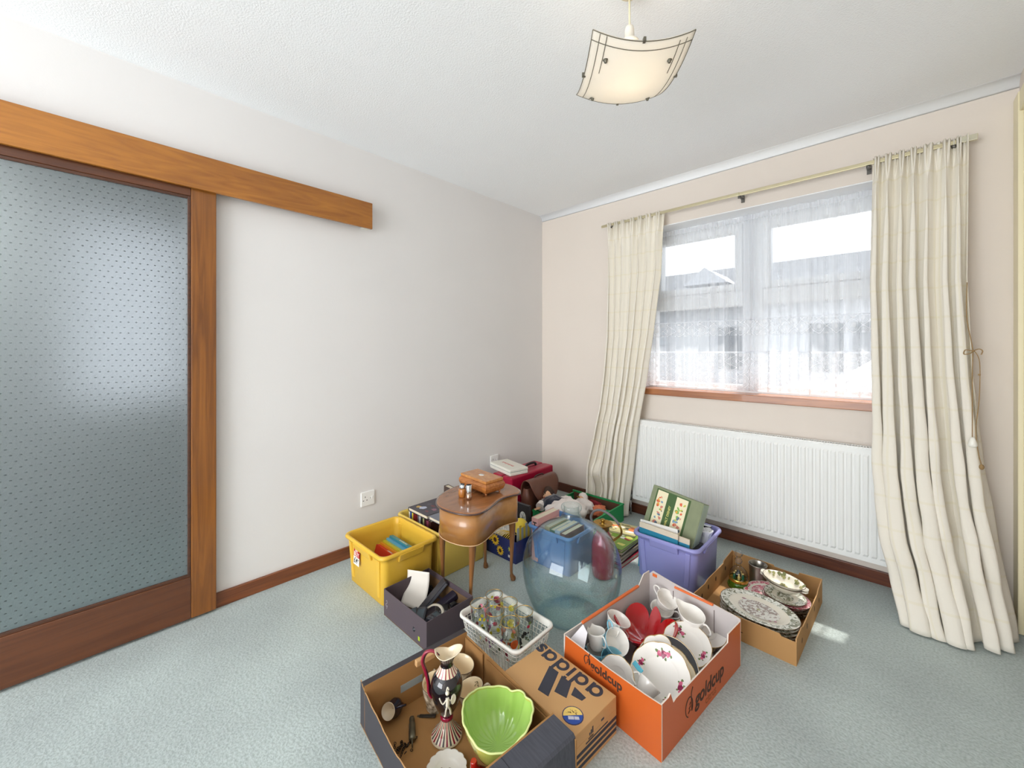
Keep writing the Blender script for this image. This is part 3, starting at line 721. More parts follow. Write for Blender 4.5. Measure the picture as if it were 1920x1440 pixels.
# ================================================================ crates and boxes on the carpet
def crate(name, label, x0, y0, x1, y1, h, t, mat, rz=0, r=0.035, lip=0.012, ledge=((0, -1), (1, 0)), cat='crate', group=None):
    """stacking crate: rim rectangle x0..x1, y0..y1 at height h, base smaller by t each side"""
    cx, cy = (x0+x1)/2, (y0+y1)/2; a, b = (x1-x0)/2, (y1-y0)/2
    T = thing(name, label, cat, (cx, cy, 0), rz, group)
    def ring(d, z, rr): return [(x, y, z) for x, y in rrect(-a+d, -b+d, a-d, b-d, max(0.006, rr), 6)]
    m = MB()
    m.rings([ring(t+lip+0.004, 0.0, r-0.01), ring(t+lip, 0.004, r-0.008), ring(lip+0.006, h-0.045, r-0.004), ring(lip+0.004, h-0.018, r),
             ring(0.001, h-0.017, r), ring(0.0, h-0.010, r), ring(0.003, h-0.002, r), ring(0.006, h, r), ring(lip+0.001, h-0.001, r), ring(lip+0.0045, h-0.006, r),
             ring(lip+0.009, h-0.045, r-0.004), ring(t+lip+0.004, 0.008, r-0.01)], True, False, True, True)
    f = m.f[-1]; m.f[-1] = f  # inner floor
    m.rings([ring(t+lip+0.004, 0.0, r-0.01)], True, True)
    m.build('body', mat, T)
    for dx, dy in ledge:
        w = MB()
        if dy: w.hexa([(-a*0.42, dy*(b-lip+0.004), h-0.050), (a*0.42, dy*(b-lip+0.004), h-0.050), (a*0.42, dy*(b-lip-0.006), h-0.050), (-a*0.42, dy*(b-lip-0.006), h-0.050)],
                      [(-a*0.42, dy*(b+0.003), h-0.012), (a*0.42, dy*(b+0.003), h-0.012), (a*0.42, dy*(b-lip-0.006), h-0.012), (-a*0.42, dy*(b-lip-0.006), h-0.012)])
        else: w.hexa([(dx*(a-lip+0.004), -b*0.42, h-0.050), (dx*(a-lip-0.006), -b*0.42, h-0.050), (dx*(a-lip-0.006), b*0.42, h-0.050), (dx*(a-lip+0.004), b*0.42, h-0.050)],
                      [(dx*(a+0.003), -b*0.42, h-0.012), (dx*(a-lip-0.006), -b*0.42, h-0.012), (dx*(a-lip-0.006), b*0.42, h-0.012), (dx*(a+0.003), b*0.42, h-0.012)])
        w.build('handle_ledge', mat, T, bevel=0.004)
    # stepped corner pillars like on stacking crates
    for sx in (-1, 1):
        for sy in (-1, 1):
            w = MB(); d0, d1 = lip+0.001, t+lip
            w.hexa([(sx*(a-d1-0.055), sy*(b-d1+0.004), 0.03), (sx*(a-d1-0.03), sy*(b-d1+0.004), 0.03), (sx*(a-d1-0.03), sy*(b-d1-0.01), 0.03), (sx*(a-d1-0.055), sy*(b-d1-0.01), 0.03)],
                   [(sx*(a-d0-0.055), sy*(b-d0+0.002), h-0.03), (sx*(a-d0-0.03), sy*(b-d0+0.002), h-0.03), (sx*(a-d0-0.03), sy*(b-d0-0.01), h-0.03), (sx*(a-d0-0.055), sy*(b-d0-0.01), h-0.03)])
            w.build('corner_rib', mat, T, bevel=0.003)
    return T
yel = M('yellow_plastic', (224, 180, 62), 0.38, sss=0.1)
c1 = crate('storage_crate', 'yellow plastic crate with a red price sticker, few books inside, nearest the door', 0.198, -1.892, 0.602, -1.566, 0.243, 0.014, yel, group='yellow storage crates')
pal = M('yellow_plastic_pale', (228, 196, 92), 0.38)
c2 = crate('storage_crate', 'yellow plastic crate packed with annuals, behind the sewing table', 0.155, -1.558, 0.600, -1.195, 0.243, 0.014, pal, group='yellow storage crates')
def sticker():
    m = MB(); m.box(-0.030, -0.0008, -0.040, 0.030, 0, 0.0)
    m.k = 1; m.box(-0.030, -0.0008, 0.0, 0.030, 0, 0.040)
    o = m.build('price_sticker', [M('sticker_white', (236, 232, 222), 0.5), M('sticker_red', (190, 26, 36), 0.5)], c1, (-0.065, -0.1535, 0.160), (-0.045, 0, 0))
    o['label'] = 'red and white price sticker'
    for s, z, sz, c in (('HOT', 0.029, 0.013, (236, 232, 222)), ('BUY', 0.012, 0.028, (236, 232, 222)), ('£4', -0.019, 0.036, (20, 20, 22))):
        q = text('price_lettering', s, sz, o, (-0.006 if s == '£4' else 0, -0.0012, z), (PI/2, 0, 0), M('ink_%d' % c[0], c, 0.6), off=0.0004)
    text('price_lettering', '99', 0.011, o, (0.018, -0.0012, -0.012), (PI/2, 0, 0), M('ink_20', (20, 20, 22), 0.6))
sticker()
pur = M('lilac_plastic', (150, 150, 208), 0.35)
c3 = crate('storage_crate', 'lilac plastic crate holding a green picture case and records, below the radiator', 1.272, -0.800, 1.622, -0.415, 0.232, 0.012, pur, r=0.04, group='lilac and blue storage crates')
blu = M('blue_plastic', (96, 140, 196), 0.3)
c4 = crate('storage_crate', 'blue plastic crate of books seen through the glass carboy', 0.772, -1.088, 1.078, -0.802, 0.215, 0.012, blu, r=0.03, lip=0.01, group='lilac and blue storage crates')

# ---- dark shoe box
DB = thing('open_box', 'dark plum cardboard box holding black electronics and a leaflet', 'box', (0.787, -1.767, 0))
plum = M('plum_card', (84, 72, 78), 0.45); card_in = M('card_inside', (112, 86, 58), 0.8)
a, b, h, t = 0.168, 0.122, 0.118, 0.003
for nm, q in (('front', (-a, -b, 0.003, a, -b+t, h)), ('back', (-a, b-t, 0.003, a, b, h)), ('left', (-a, -b+t, 0.003, -a+t, b-t, h)), ('right', (a-t, -b+t, 0.003, a, b-t, h))):
    MB().box(*q).build('side_panel', plum, DB, bevel=0.0008)
MB().box(-a, -b, 0, a, b, 0.003).build('bottom_panel', card_in, DB)
MB().box(-a+t, b-t-0.0015, 0.02, a-t, b-t, h-0.025).build('inner_lining', card_in, DB)
MB().tube(smooth_path([(-a+0.020, -b-0.0004, 0.070), (-a+0.028, -b-0.0004, 0.076), (-a+0.030, -b-0.0004, 0.064), (-a+0.020, -b-0.0004, 0.058), (-a+0.024, -b-0.0004, 0.048), (-a+0.032, -b-0.0004, 0.054), (-a+0.026, -b-0.0004, 0.038)], 5), 0.0011, 5).build('silver_mark', M('mark_silver', (170, 164, 168), 0.4), DB)
MB().box(a-0.060, -b-0.0006, 0.020, a-0.048, -b, 0.036).build('lime_mark', M('lime_print', (176, 196, 40), 0.5), DB)

# ---- big brown tray box with dark outside (front left)
BT = thing('cardboard_tray', 'brown cardboard tray with black outside, holding the ewer and green leaf bowl', 'box', (1.062, -2.215, 0), math.radians(-6.2))
kraft = M('kraft_card', (166, 122, 72), 0.85, var=0.08, vscale=6, bump=0.04, bscale=40)
edge = M('card_edge', (196, 154, 106), 0.9); slate = M('black_print_card', (58, 55, 60), 0.55)
L_, D_, H_ = 0.575, 0.385, 0.142
MB().box(0.0, 0.0, 0, L_, D_, 0.005).build('bottom_panel', kraft, BT)
# end panels: dark outer slope, flat dark top, kraft inner wall
def end(x0, sgn, wd):
    m = MB(); xi = x0+sgn*wd
    m.k = 1
    m.rings([[(x0, y, 0.002), (x0+sgn*0.006, y, H_-0.006), (x0+sgn*0.012, y, H_), (xi, y, H_)] for y in (0.0, D_)], False, smooth=False)
    m.k = 0
    m.rings([[(xi, y, H_), (xi, y, 0.004), (xi+sgn*0.003, y, 0.004), (xi+sgn*0.003, y, H_+0.002), (xi, y, H_)] for y in (0.0, D_)], False, smooth=False)
    return m
e1 = end(0.0, 1, 0.034).build('end_panel', [kraft, slate], BT, solid=0.002)
tb = MB().box(0.030, 0.165, H_-0.002, 0.046, 0.235, H_+0.018).build('hand_tab', edge, BT, rot=(0, 0.12, 0), bevel=0.003)
hs_ = MB().box(0.0365, 0.12, 0.058, 0.0385, 0.20, 0.082).build('hand_hole', M('hole_light', (150, 158, 156), 0.9), BT, bevel=0.0)
e2 = end(L_, -1, 0.088)
e2.build('end_panel', [kraft, M('ribbed_black_card', (76, 78, 88), 0.6, var=0.25, vscale=60, stretch=(0.3, 4, 1))], BT, solid=0.002)
MB().box(L_-0.087, 0.188, H_+0.0012, L_-0.004, 0.1895, H_+0.002).build('fold_line', M('fold_dark', (44, 44, 50), 0.7), BT)
# front wall: dark outside with a ragged torn top edge
f_ = MB(); rnd = random.Random(4); ptsf = [(0.0, H_)]
x = 0.02
while x < L_: ptsf.append((x, H_-0.008-0.030*math.sin(PI*min(1, x/0.5))+rnd.uniform(-0.003, 0.003))); x += 0.018
ptsf.append((L_, H_)); 
n = len(ptsf)
for yy, k in ((0.0, 1), (0.003, 0)):
    f_.k = k
    for (xa, za), (xb, zb) in zip(ptsf, ptsf[1:]):
        I = [f_.V((xa, yy, 0.002)), f_.V((xb, yy, 0.002)), f_.V((xb, yy, zb)), f_.V((xa, yy, za))]
        f_.F(I if yy == 0 else I[::-1])
f_.k = 2
for (xa, za), (xb, zb) in zip(ptsf, ptsf[1:]):
    f_.F([f_.V((xa, 0, za)), f_.V((xb, 0, zb)), f_.V((xb, 0.003, zb)), f_.V((xa, 0.003, za))])
f_.build('side_panel', [kraft, slate, edge], BT)
w = MB(); w.box(0, D_-0.003, 0.002, L_, D_, H_-0.01); w.box(0.04, D_-0.010, 0.004, 0.15, D_-0.006, H_-0.014); w.box(0.17, D_-0.008, 0.004, L_-0.09, D_-0.005, H_-0.022)
w.build('side_panel', kraft, BT)
lb = MB().box(L_+0.0015, 0.02, 0.012, L_+0.002, 0.16, 0.095).build('paper_label', M('label_paper', (214, 222, 232), 0.5), BT)
lb['label'] = 'white printed paper label'
for k in range(5): MB().box(L_+0.002, 0.03, 0.022+0.012*k, L_+0.0023, 0.13-0.012*k, 0.025+0.012*k).build('print_line', M('print_blue', (54, 90, 150), 0.5), lb)
MB().box(L_+0.002, 0.135, 0.070, L_+0.0024, 0.155, 0.090).build('print_flag', M('flag_blue', (34, 60, 140), 0.5), lb)

# ---- shoe box with big logo
AB = thing('shoe_box', 'closed brown shoe box with large black logo and round sticker', 'box', (1.512, -1.765, 0), math.radians(-4.6))
tan = M('tan_card', (200, 156, 104), 0.6, var=0.04, vscale=5); ink = M('navy_ink', (52, 54, 66), 0.55)
a, b, h = 0.1545, 0.1015, 0.118
MB().box(-a+0.002, -b+0.002, 0, a-0.002, b-0.002, h-0.006).build('base_box', M('tan_card_dark', (176, 130, 74), 0.6), AB, bevel=0.001)
MB().box(-a, -b, h-0.040, a, b, h).build('lid', tan, AB, bevel=0.0018)
MB().box(-a, -b, 0.0005, a, b, h-0.0395).build('lower_sleeve', tan, AB, bevel=0.001)
def wordmark(P, x0, y0, H, mat, parent, z):
    """heavy round sans letters a d i d a s written along -x, tops towards -y"""
    m = MB(); r = 0.42*H; w = 0.20*H
    def ring(cx): m.rings([[P(cx+q*math.cos(2*PI*k/36), r+q*math.sin(2*PI*k/36), z+dz) for k in range(36)] for q, dz in ((r+w*0.45, 0), (r+w*0.45, 0.0005), (r-w*0.75, 0.0005), (r-w*0.75, 0))], True, smooth=False)
    def bar(x, y0_, y1_):
        I = [m.V(P(a_, b_, z+dz)) for dz in (0, 0.00055) for a_, b_ in ((x-w*0.6, y0_), (x+w*0.6, y0_), (x+w*0.6, y1_), (x-w*0.6, y1_))]
        for f in ((3, 2, 1, 0), (4, 5, 6, 7), (0, 1, 5, 4), (1, 2, 6, 5), (2, 3, 7, 6), (3, 0, 4, 7)): m.F([I[k] for k in f], False)
    x = x0; hh = 2*r+w*0.45
    for c in 'adida':
        if c == 'i': bar(x+w*0.9, -w*0.4, hh); bar(x+w*0.9, hh+0.14*H, hh+0.34*H); x += w*2.6; continue
        ring(x+r+w*0.4); bar(x+2*r+w*0.45, -w*0.4, hh if c == 'a' else hh+0.36*H); x += 2*r+w*2.1
    o = m.build('logo_lettering', mat, parent)
    return x
WX = lambda u, v, z: (0.122-u, 0.046-v+0.0, z)
WM = lambda u, v, z: (0.122-u, 0.0885-v, z)
xe = wordmark(WM, 0.0, 0.0, 0.0455, ink, AB, h+0.0003)
text('logo_lettering', 's', 0.080, AB, (0.122-xe-0.013, 0.0690, h+0.0004), (0, 0, PI), ink, off=0.0026)
lg = MB()
for q in ([(-0.068, 0.034), (-0.028, 0.036), (0.014, -0.060), (-0.026, -0.066)], [(-0.012, 0.034), (0.030, 0.032), (0.056, -0.022), (0.014, -0.032)], [(0.046, 0.030), (0.096, 0.024), (0.094, 0.006), (0.058, -0.002)]):
    lg.prism(q[::-1], h+0.0002, h+0.0008)
lg.build('logo_bars', ink, AB)
# round sticker, half yellow and half blue with a dark ring
st = MB(); sx0, sy0 = 0.108, -0.054; R0 = 0.032
def half(a0, a1, r, z): return [(sx0+r*math.cos(a0+(a1-a0)*k/20), sy0+r*math.sin(a0+(a1-a0)*k/20)) for k in range(21)]
st.k = 0; st.prism(half(0, 2*PI, R0, 0)[:-1], h+0.0002, h+0.0006)
st.k = 1; st.prism(half(PI*0.28, PI*1.28, R0*0.9, 0), h+0.0005, h+0.0010)
st.k = 2; st.prism(half(-PI*0.72, PI*0.28, R0*0.9, 0), h+0.0005, h+0.0010)
st.k = 3; 
for k in range(9):
    aa = PI*(0.4+0.09*k); rr = R0*(0.35+0.12*(k % 3)); st.prism([(sx0+rr*math.cos(aa)+0.0035*math.cos(q), sy0+rr*math.sin(aa)+0.0022*math.sin(q+k)) for q in (0, 1.3, 2.6, 3.9, 5.1)], h+0.0009, h+0.0012)
st.k = 4; st.T = None
st.prism([(sx0+0.000, sy0-0.020), (sx0+0.012, sy0-0.008), (sx0+0.004, sy0-0.001), (sx0-0.008, sy0-0.013)], h+0.0009, h+0.0012)
st.prism([(sx0+0.013, sy0-0.007), (sx0+0.023, sy0+0.003), (sx0+0.015, sy0+0.009), (sx0+0.005, sy0+0.0)], h+0.0009, h+0.0012)
so = st.build('round_sticker', [M('sticker_ring', (52, 52, 92), 0.4), M('sticker_yellow', (232, 200, 110), 0.4), M('sticker_blue', (36, 74, 160), 0.4), M('sticker_brown', (110, 80, 40), 0.5), M('sticker_pale', (200, 200, 214), 0.4)], AB)
so['label'] = 'round yellow and blue club sticker'
sp_ = MB()
for z in (0.012, 0.030, 0.048): sp_.box(a, -b+0.001, z, a+0.0006, b-0.001, z+0.010)
sp_.build('stripes', ink, AB)
sm_ = MB(); sm_.box(a, -0.052, 0.064, a+0.0006, 0.055, 0.068)
for k, (y, hh) in enumerate(((-0.036, 0.007), (-0.029, 0.012), (-0.022, 0.018))): sm_.box(a, y, 0.080, a+0.0006, y+0.005, 0.080+hh)
sm_.prism([(0, 0)]*3, 0, 0) if False else None
sm_.box(a, 0.022, 0.086, a+0.0006, 0.036, 0.092)
sm_.build('small_logo', ink, AB)
text('logo_lettering', 'adidas', 0.010, AB, (a+0.0006, -0.028, 0.074), (PI/2, 0, PI/2), ink)

# ---- orange fruit box
OB = thing('fruit_box', 'orange printed fruit box filled with cups, plates and red glass', 'box', (1.430, -1.625, 0), math.radians(-6.4))
orr = M('orange_print_card', (196, 92, 34), 0.4, coat=0.1); ogr = M('grey_card_inside', (196, 188, 186), 0.8); oed = M('white_card_edge', (228, 216, 204), 0.8)
a, b, h, t = 0.388, 0.572, 0.168, 0.0045
def wall(pts, axis, at, tk, name='side_panel'):
    """pts: (along, z) outline; outer skin orange, inner skin grey"""
    m = MB(); n = len(pts)
    P = (lambda s, z, o: (s, at+o, z)) if axis == 0 else (lambda s, z, o: (at+o, s, z))
    A = [m.V(P(s, z, 0)) for s, z in pts]; B = [m.V(P(s, z, tk)) for s, z in pts]
    m.k = 0; m.F(A); m.k = 1; m.F(B[::-1]); m.k = 2
    for k in range(n): m.F((A[k], A[(k+1) % n], B[(k+1) % n], B[k]))
    return m.build(name, [orr, ogr, oed], OB)
wall([(0, 0), (a, 0), (a, h), (a-0.055, h-0.004), (0.20, h-0.006), (0.012, h)], 0, 0.0, t)
wall([(0, 0), (a, 0), (a, h+0.008), (a-0.02, h+0.012), (0.12, h+0.028), (0.02, h+0.040), (0, h+0.018)], 0, b, -t)
wall([(t, 0), (b-t, 0), (b-t, h+0.035), (b-0.05, h+0.035), (b-0.085, h), (t, h)], 1, 0.0, t)
wall([(t, 0), (b-t, 0), (b-t, h), (b-0.11, h), (b-0.115, h-0.030), (0.085, h-0.026), (0.068, h-0.03), (0.052, h+0.006), (0.04, h), (t, h)], 1, a, -t)
MB().box(t, t, 0.0005, a-t, b-t, 0.004).build('bottom_panel', ogr, OB)
rm = M('orange_fold', (226, 112, 52), 0.45)
MB().box(-0.001, 0.10, h-0.004, 0.011, b-0.095, h+0.005).build('rolled_rim', rm, OB, bevel=0.003)
MB().box(0.125, b-0.012, h+0.012, a-0.10, b+0.001, h+0.020).build('rolled_rim', rm, OB, bevel=0.003)
MB().box(0.02, b-0.0052, h+0.018, 0.042, b-0.0042, h+0.032).build('print_patch', rm, OB)
w = MB(); 
for s in (0.118, 0.29): w.box(s, b-0.0075, 0.01, s+0.002, b-0.004, h-0.004)
w.build('fold_line', M('fold_grey', (120, 108, 104), 0.9), OB)
m = MB(); m.hexa([(0.008, 0.02, h-0.03), (0.075, 0.02, h-0.045), (0.075, 0.022, h-0.045), (0.008, 0.022, h-0.03)], [(0.03, 0.075, h+0.018), (0.055, 0.07, h+0.002), (0.055, 0.072, h+0.002), (0.03, 0.077, h+0.018)])
m.build('inner_flap', M('white_flap', (222, 218, 222), 0.7), OB)
brn = M('brown_ink', (66, 44, 34), 0.6)
text('logo_lettering', 'goldcup', 0.040, OB, (0.190, -0.0006, 0.133), (PI/2, 0, 0), brn, off=0.0012)
text('logo_lettering', 'goldcup', 0.068, OB, (a+0.0006, 0.312, 0.066), (PI/2, 0, PI/2), brn, off=0.0012, shear=0.1)
text('logo_lettering', 'citrus', 0.036, OB, (a+0.0006, 0.318, 0.026), (PI/2, 0, PI/2), M('brown_ink_pale', (150, 84, 48), 0.6))
def drop(P, s):   # drop-shaped fruit mark
    m = MB(); pts = [(0.022*math.sin(q)*(1 if q < PI else 1), 0) for q in ()]
    out = [Vector((0.020*math.sin(t_)*(0.55+0.45*math.cos(t_/2)**2 if False else 1.0), -0.026*math.cos(t_)+0.004, 0)) for t_ in [0.35+5.1*k/22 for k in range(23)]]
    out = [Vector((-v.x, v.y, 0)) for v in out]+[Vector((0.012, 0.036, 0)), Vector((0.020, 0.050, 0))]
    m.tube([P(v.x*s, v.y*s) for v in out], 0.0017, 5)
    for k in range(3): m.tube([P((-0.005+0.004*k)*s, (-0.012+0.010*k)*s), P((0.006+0.001*k)*s, (-0.006+0.010*k)*s)], 0.0013, 5)
    return m
drop(lambda u, v: (a+0.0004, 0.165+u, 0.066+v), 1.15).build('fruit_mark', brn, OB)
drop(lambda u, v: (0.112+u, -0.0004, 0.136+v), 0.62).build('fruit_mark', brn, OB)

# ---- plain brown fruit tray with the patterned china
CT = thing('cardboard_tray', 'plain brown cardboard tray with round holes, holding patterned platters', 'box', (1.640, -0.950, 0), math.radians(-1.8))
a, b, h, t = 0.395, 0.560, 0.102, 0.004
kr2 = M('kraft_card_light', (176, 134, 84), 0.85, var=0.06, vscale=5)
def kwall(pts, axis, at, tk, holes=()):
    m = MB(); n = len(pts)
    P = (lambda s, z, o: (s, at+o, z)) if axis == 0 else (lambda s, z, o: (at+o, s, z))
    A = [m.V(P(s, z, 0)) for s, z in pts]; B = [m.V(P(s, z, tk)) for s, z in pts]
    m.k = 0; m.F(A); m.F(B[::-1]); m.k = 1
    for k in range(n): m.F((A[k], A[(k+1) % n], B[(k+1) % n], B[k]))
    m.k = 2
    for s, z in holes:
        for o in (-0.0004 if tk > 0 else 0.0004, tk+(0.0004 if tk > 0 else -0.0004)):
            m.F([m.V(P(s+0.007*math.cos(2*PI*k/12), z+0.012*math.sin(2*PI*k/12), o)) for k in range(12)])
    return m.build('side_panel', [kr2, edge, M('hole_dark', (52, 36, 22), 0.9)], CT)
kwall([(0, 0), (a, 0), (a, h-0.012), (a-0.05, h-0.012), (a-0.055, h-0.004), (0.06, h-0.010), (0.05, h), (0, h)], 0, 0.0, t)
kwall([(0, 0), (a, 0), (a, h+0.01), (a-0.09, h+0.006), (a-0.095, h-0.006), (0.20, h-0.004), (0.195, h+0.004), (0, h+0.008)], 0, b, -t)
kwall([(t, 0), (b-t, 0), (b-t, h+0.012), (0.42, h+0.004), (0.415, h-0.008), (0.20, h-0.004), (0.16, h-0.012), (t, h)], 1, 0.0, t, ((0.12, 0.05), (0.20, 0.06), (0.30, 0.06), (0.44, 0.06)))
kwall([(t, 0), (b-t, 0), (b-t, h+0.008), (b-0.10, h), (b-0.12, h-0.012), (0.12, h-0.010), (0.10, h), (t, h)], 1, a, -t, ((0.10, 0.05), (0.20, 0.06), (0.36, 0.06), (0.47, 0.05)))
MB().box(t, t, 0.0005, a-t, b-t, 0.004).build('bottom_panel', kr2, CT)
m = MB(); m.box(0.12, -0.0006, 0.050, 0.20, 0, 0.054); m.box(0.14, -0.0006, 0.036, 0.21, 0, 0.039)
m.build('fold_slit', M('hole_dark', (52, 36, 22), 0.9), CT)
for sx in (0.006, a-0.012):
    for sy in (0.006, b-0.012): MB().box(sx, sy, 0.004, sx+0.006, sy+0.006, h-0.016).build('corner_post', kr2, CT)

# ---- green fruit tray in the corner
GT = thing('fruit_tray', 'green printed cardboard tray of dolls in the room corner', 'box', (0.490, -0.700, 0), math.radians(0.5))
a, b, h, t = 0.425, 0.490, 0.118, 0.004
gre = M('green_print_card', (36, 148, 84), 0.45); gbr = M('brown_card_dark', (98, 66, 48), 0.85)
def gwall(x0, y0, x1, y1, hh):
    m = MB(); m.k = 0; m.box(x0, y0, 0.0, x1, y1, hh-0.006); m.k = 1; m.box(x0-0.003, y0-0.003, hh-0.006, x1+0.003, y1+0.003, hh+0.004)
    return m
for q, hh in (((0, 0, a, t), 0.100), ((0, b-t, a, b), h), ((0, t+0.0035, t, b-t-0.0035), 0.100), ((a-t, t+0.0035, a, b-t-0.0035), h)):
    gwall(*q, hh).build('side_panel', [gre, gre], GT)
MB().box(t, t, 0.0005, a-t, b-t, 0.004).build('bottom_panel', gbr, GT)
MB().box(t+0.004, b-t-0.003, 0.005, a-t-0.004, b-t-0.001, h-0.008).build('inner_lining', gbr, GT)
MB().box(a-t-0.003, 0.02, 0.005, a-t-0.001, b-0.02, h-0.02).build('inner_lining', gbr, GT)
m = MB(); m.hexa([(a-0.075, 0.30, h-0.06), (a-0.006, 0.30, h-0.06), (a-0.006, 0.303, h-0.06), (a-0.075, 0.303, h-0.06)], [(a-0.05, 0.33, h-0.008), (a-0.006, 0.33, h-0.002), (a-0.006, 0.333, h-0.002), (a-0.05, 0.333, h-0.008)])
m.build('corner_flap', gre, GT)
MB().box(a+0.0005, 0.10, 0.055, a+0.001, 0.17, 0.095).build('paper_label', M('label_paper', (214, 222, 232), 0.5), GT)

# ---- black box with a pale emblem, standing
KB = thing('black_box', 'black square box with round white emblem standing behind the sewing table', 'box', (0.540, -0.890, 0))
MB().box(-0.14, -0.045, 0, 0.118, -0.022, 0.236).build('carton', M('black_gloss_card', (40, 38, 42), 0.4), KB, bevel=0.002)
m = MB()
for r0, r1 in ((0.0, 0.034),):
    m.k = 0; m.F([m.V((0.070+0.026*math.cos(2*PI*k/28), -0.0455, 0.155+0.038*math.sin(2*PI*k/28))) for k in range(28)][::1])
m.k = 1
for k in range(6):
    q = 2*PI*k/6+0.3; m.box(0.070-0.001, -0.0462, 0.153, 0.070+0.001, -0.0456, 0.157)
    m.tube([(0.070, -0.0458, 0.155), (0.070+0.022*math.cos(q), -0.0458, 0.155+0.032*math.sin(q))], 0.0012, 5)
m.build('emblem', [M('emblem_grey', (188, 190, 186), 0.5), M('emblem_dark', (60, 60, 60), 0.5)], KB)

# ---- navy gift box with flowers
NB = thing('gift_box', 'navy box printed with yellow sunflowers, under the sewing table edge', 'box', (0.628, -1.062, 0))
navy = M('navy_card', (28, 40, 92), 0.35, coat=0.3)
a, b, h = 0.132, 0.098, 0.122
for q in ((-a, -b, 0.003, a, -b+0.003, h), (-a, b-0.003, 0.003, a, b, h), (-a, -b+0.003, 0.003, -a+0.003, b-0.003, h), (a-0.003, -b+0.003, 0.003, a, b-0.003, h)):
    MB().box(*q).build('side_panel', navy, NB)
MB().box(-a, -b, 0, a, b, 0.003).build('bottom_panel', navy, NB)
m = MB()
def flower(m, cx, cz, r, y, n=12):
    for k in range(n):
        q = 2*PI*k/n; c, s = math.cos(q), math.sin(q)
        m.k = 0
        m.F([m.V((cx+r*0.3*c-r*0.13*s, y, cz+r*0.3*s+r*0.13*c)), m.V((cx+r*0.3*c+r*0.13*s, y, cz+r*0.3*s-r*0.13*c)), m.V((cx+r*0.75*c+r*0.14*s, y-0.0001, cz+r*0.75*s-r*0.14*c)), m.V((cx+r*c, y, cz+r*s)), m.V((cx+r*0.75*c-r*0.14*s, y, cz+r*0.75*s+r*0.14*c))])
    m.k = 1; m.F([m.V((cx+r*0.38*math.cos(2*PI*k/14), y-0.0003, cz+r*0.38*math.sin(2*PI*k/14))) for k in range(14)])
flower(m, -0.035, 0.088, 0.036, -b-0.0006); flower(m, 0.008, 0.038, 0.030, -b-0.0009); flower(m, -0.085, 0.094, 0.026, -b-0.0012)
m.build('flower_print', [M('petal_yellow', (216, 178, 40), 0.5), M('flower_brown', (70, 40, 20), 0.6)], NB)
text('box_lettering', 'fleur', 0.028, NB, (0.085, -b-0.0006, 0.030), (PI/2, 0, 0), M('pale_ink', (190, 196, 206), 0.5))  if False else None
m = MB(); flower(m, 0.088, 0.070, 0.018, -b-0.0008, 8); m.build('flower_print', [M('petal_green', (170, 190, 70), 0.5), M('petal_yellow', (216, 178, 40), 0.5)], NB)
MB().box(0.072, -b-0.0006, 0.022, 0.106, -b, 0.036).build('pale_print', M('emblem_grey', (188, 190, 186), 0.5), NB)

# ---- red case, white tin, leather satchel
RC = thing('storage_case', 'crimson plastic case with a black handle in the room corner', 'case', (0.268, -0.545, 0))
crim = M('crimson_plastic', (160, 14, 52), 0.35)
MB().box(-0.098, -0.235, 0, -0.003, 0.235, 0.312).build('case_half', crim, RC, bevel=0.012, seg=3)
MB().box(0.003, -0.235, 0, 0.098, 0.235, 0.312).build('case_half', crim, RC, bevel=0.012, seg=3)
MB().box(-0.004, -0.230, 0.004, 0.004, 0.230, 0.306).build('hinge_seam', M('dark_seam', (70, 8, 26), 0.5), RC)
MB().tube(smooth_path([(0.0, 0.02, 0.310), (0, 0.03, 0.330), (0.0, 0.08, 0.337), (0, 0.13, 0.330), (0, 0.14, 0.310)], 6), 0.009, 8).build('handle', M('black_plastic', (28, 28, 30), 0.4), RC)
TN = thing('biscuit_tin', 'flat white tin with red lettering lying on the crimson case', 'tin', (0.215, -0.655, 0.3125), math.radians(-12))
cream = M('white_tin', (232, 230, 218), 0.3)
MB().box(-0.135, -0.078, 0, 0.135, 0.078, 0.024).build('tin_base', cream, TN, bevel=0.004)
MB().box(-0.1365, -0.0795, 0.025, 0.1365, 0.0795, 0.044).build('lid', cream, TN, bevel=0.004)
MB().box(-0.134, -0.077, 0.0235, 0.134, 0.077, 0.0255).build('lid_seam', M('teal_line', (96, 132, 130), 0.5), TN)
text('tin_lettering', 'CLUB', 0.042, TN, (-0.02, 0.0, 0.0445), (0, 0, 0.3), M('tin_red', (196, 70, 60), 0.5)) if False else None
m = MB()
for k in range(7):
    x = -0.075+0.021*k; m.box(x, -0.012+0.004*(k % 2), 0.0442, x+0.012, 0.008, 0.0446)
m.build('red_print', M('tin_red', (206, 110, 100), 0.5), TN)
LB_ = thing('satchel', 'brown leather satchel with curled open flap next to the crimson case', 'bag', (0.425, -0.560, 0))
lea = M('brown_leather', (112, 68, 52), 0.42, var=0.25, vscale=7, bump=0.1, bscale=90, coat=0.15)
m = MB()
def bring(z, wd, yy): return [(x, y, z) for x, y in rrect(-wd, -yy, wd, yy, min(wd, 0.02), 4)]
m.rings([bring(0, 0.036, 0.150), bring(0.02, 0.042, 0.155), bring(0.16, 0.040, 0.155), bring(0.235, 0.022, 0.150), bring(0.236, 0.018, 0.147), bring(0.17, 0.035, 0.150), bring(0.02, 0.037, 0.150)], True, True, True)
m.build('pouch', lea, LB_)
fl_ = MB()
prof_ = smooth_path([(-0.034, 0, 0.17), (-0.036, 0, 0.235), (-0.012, 0, 0.285), (0.035, 0, 0.290), (0.062, 0, 0.255), (0.078, 0, 0.205), (0.088, 0, 0.155), (0.092, 0, 0.125)], 6)
np_ = len(prof_)
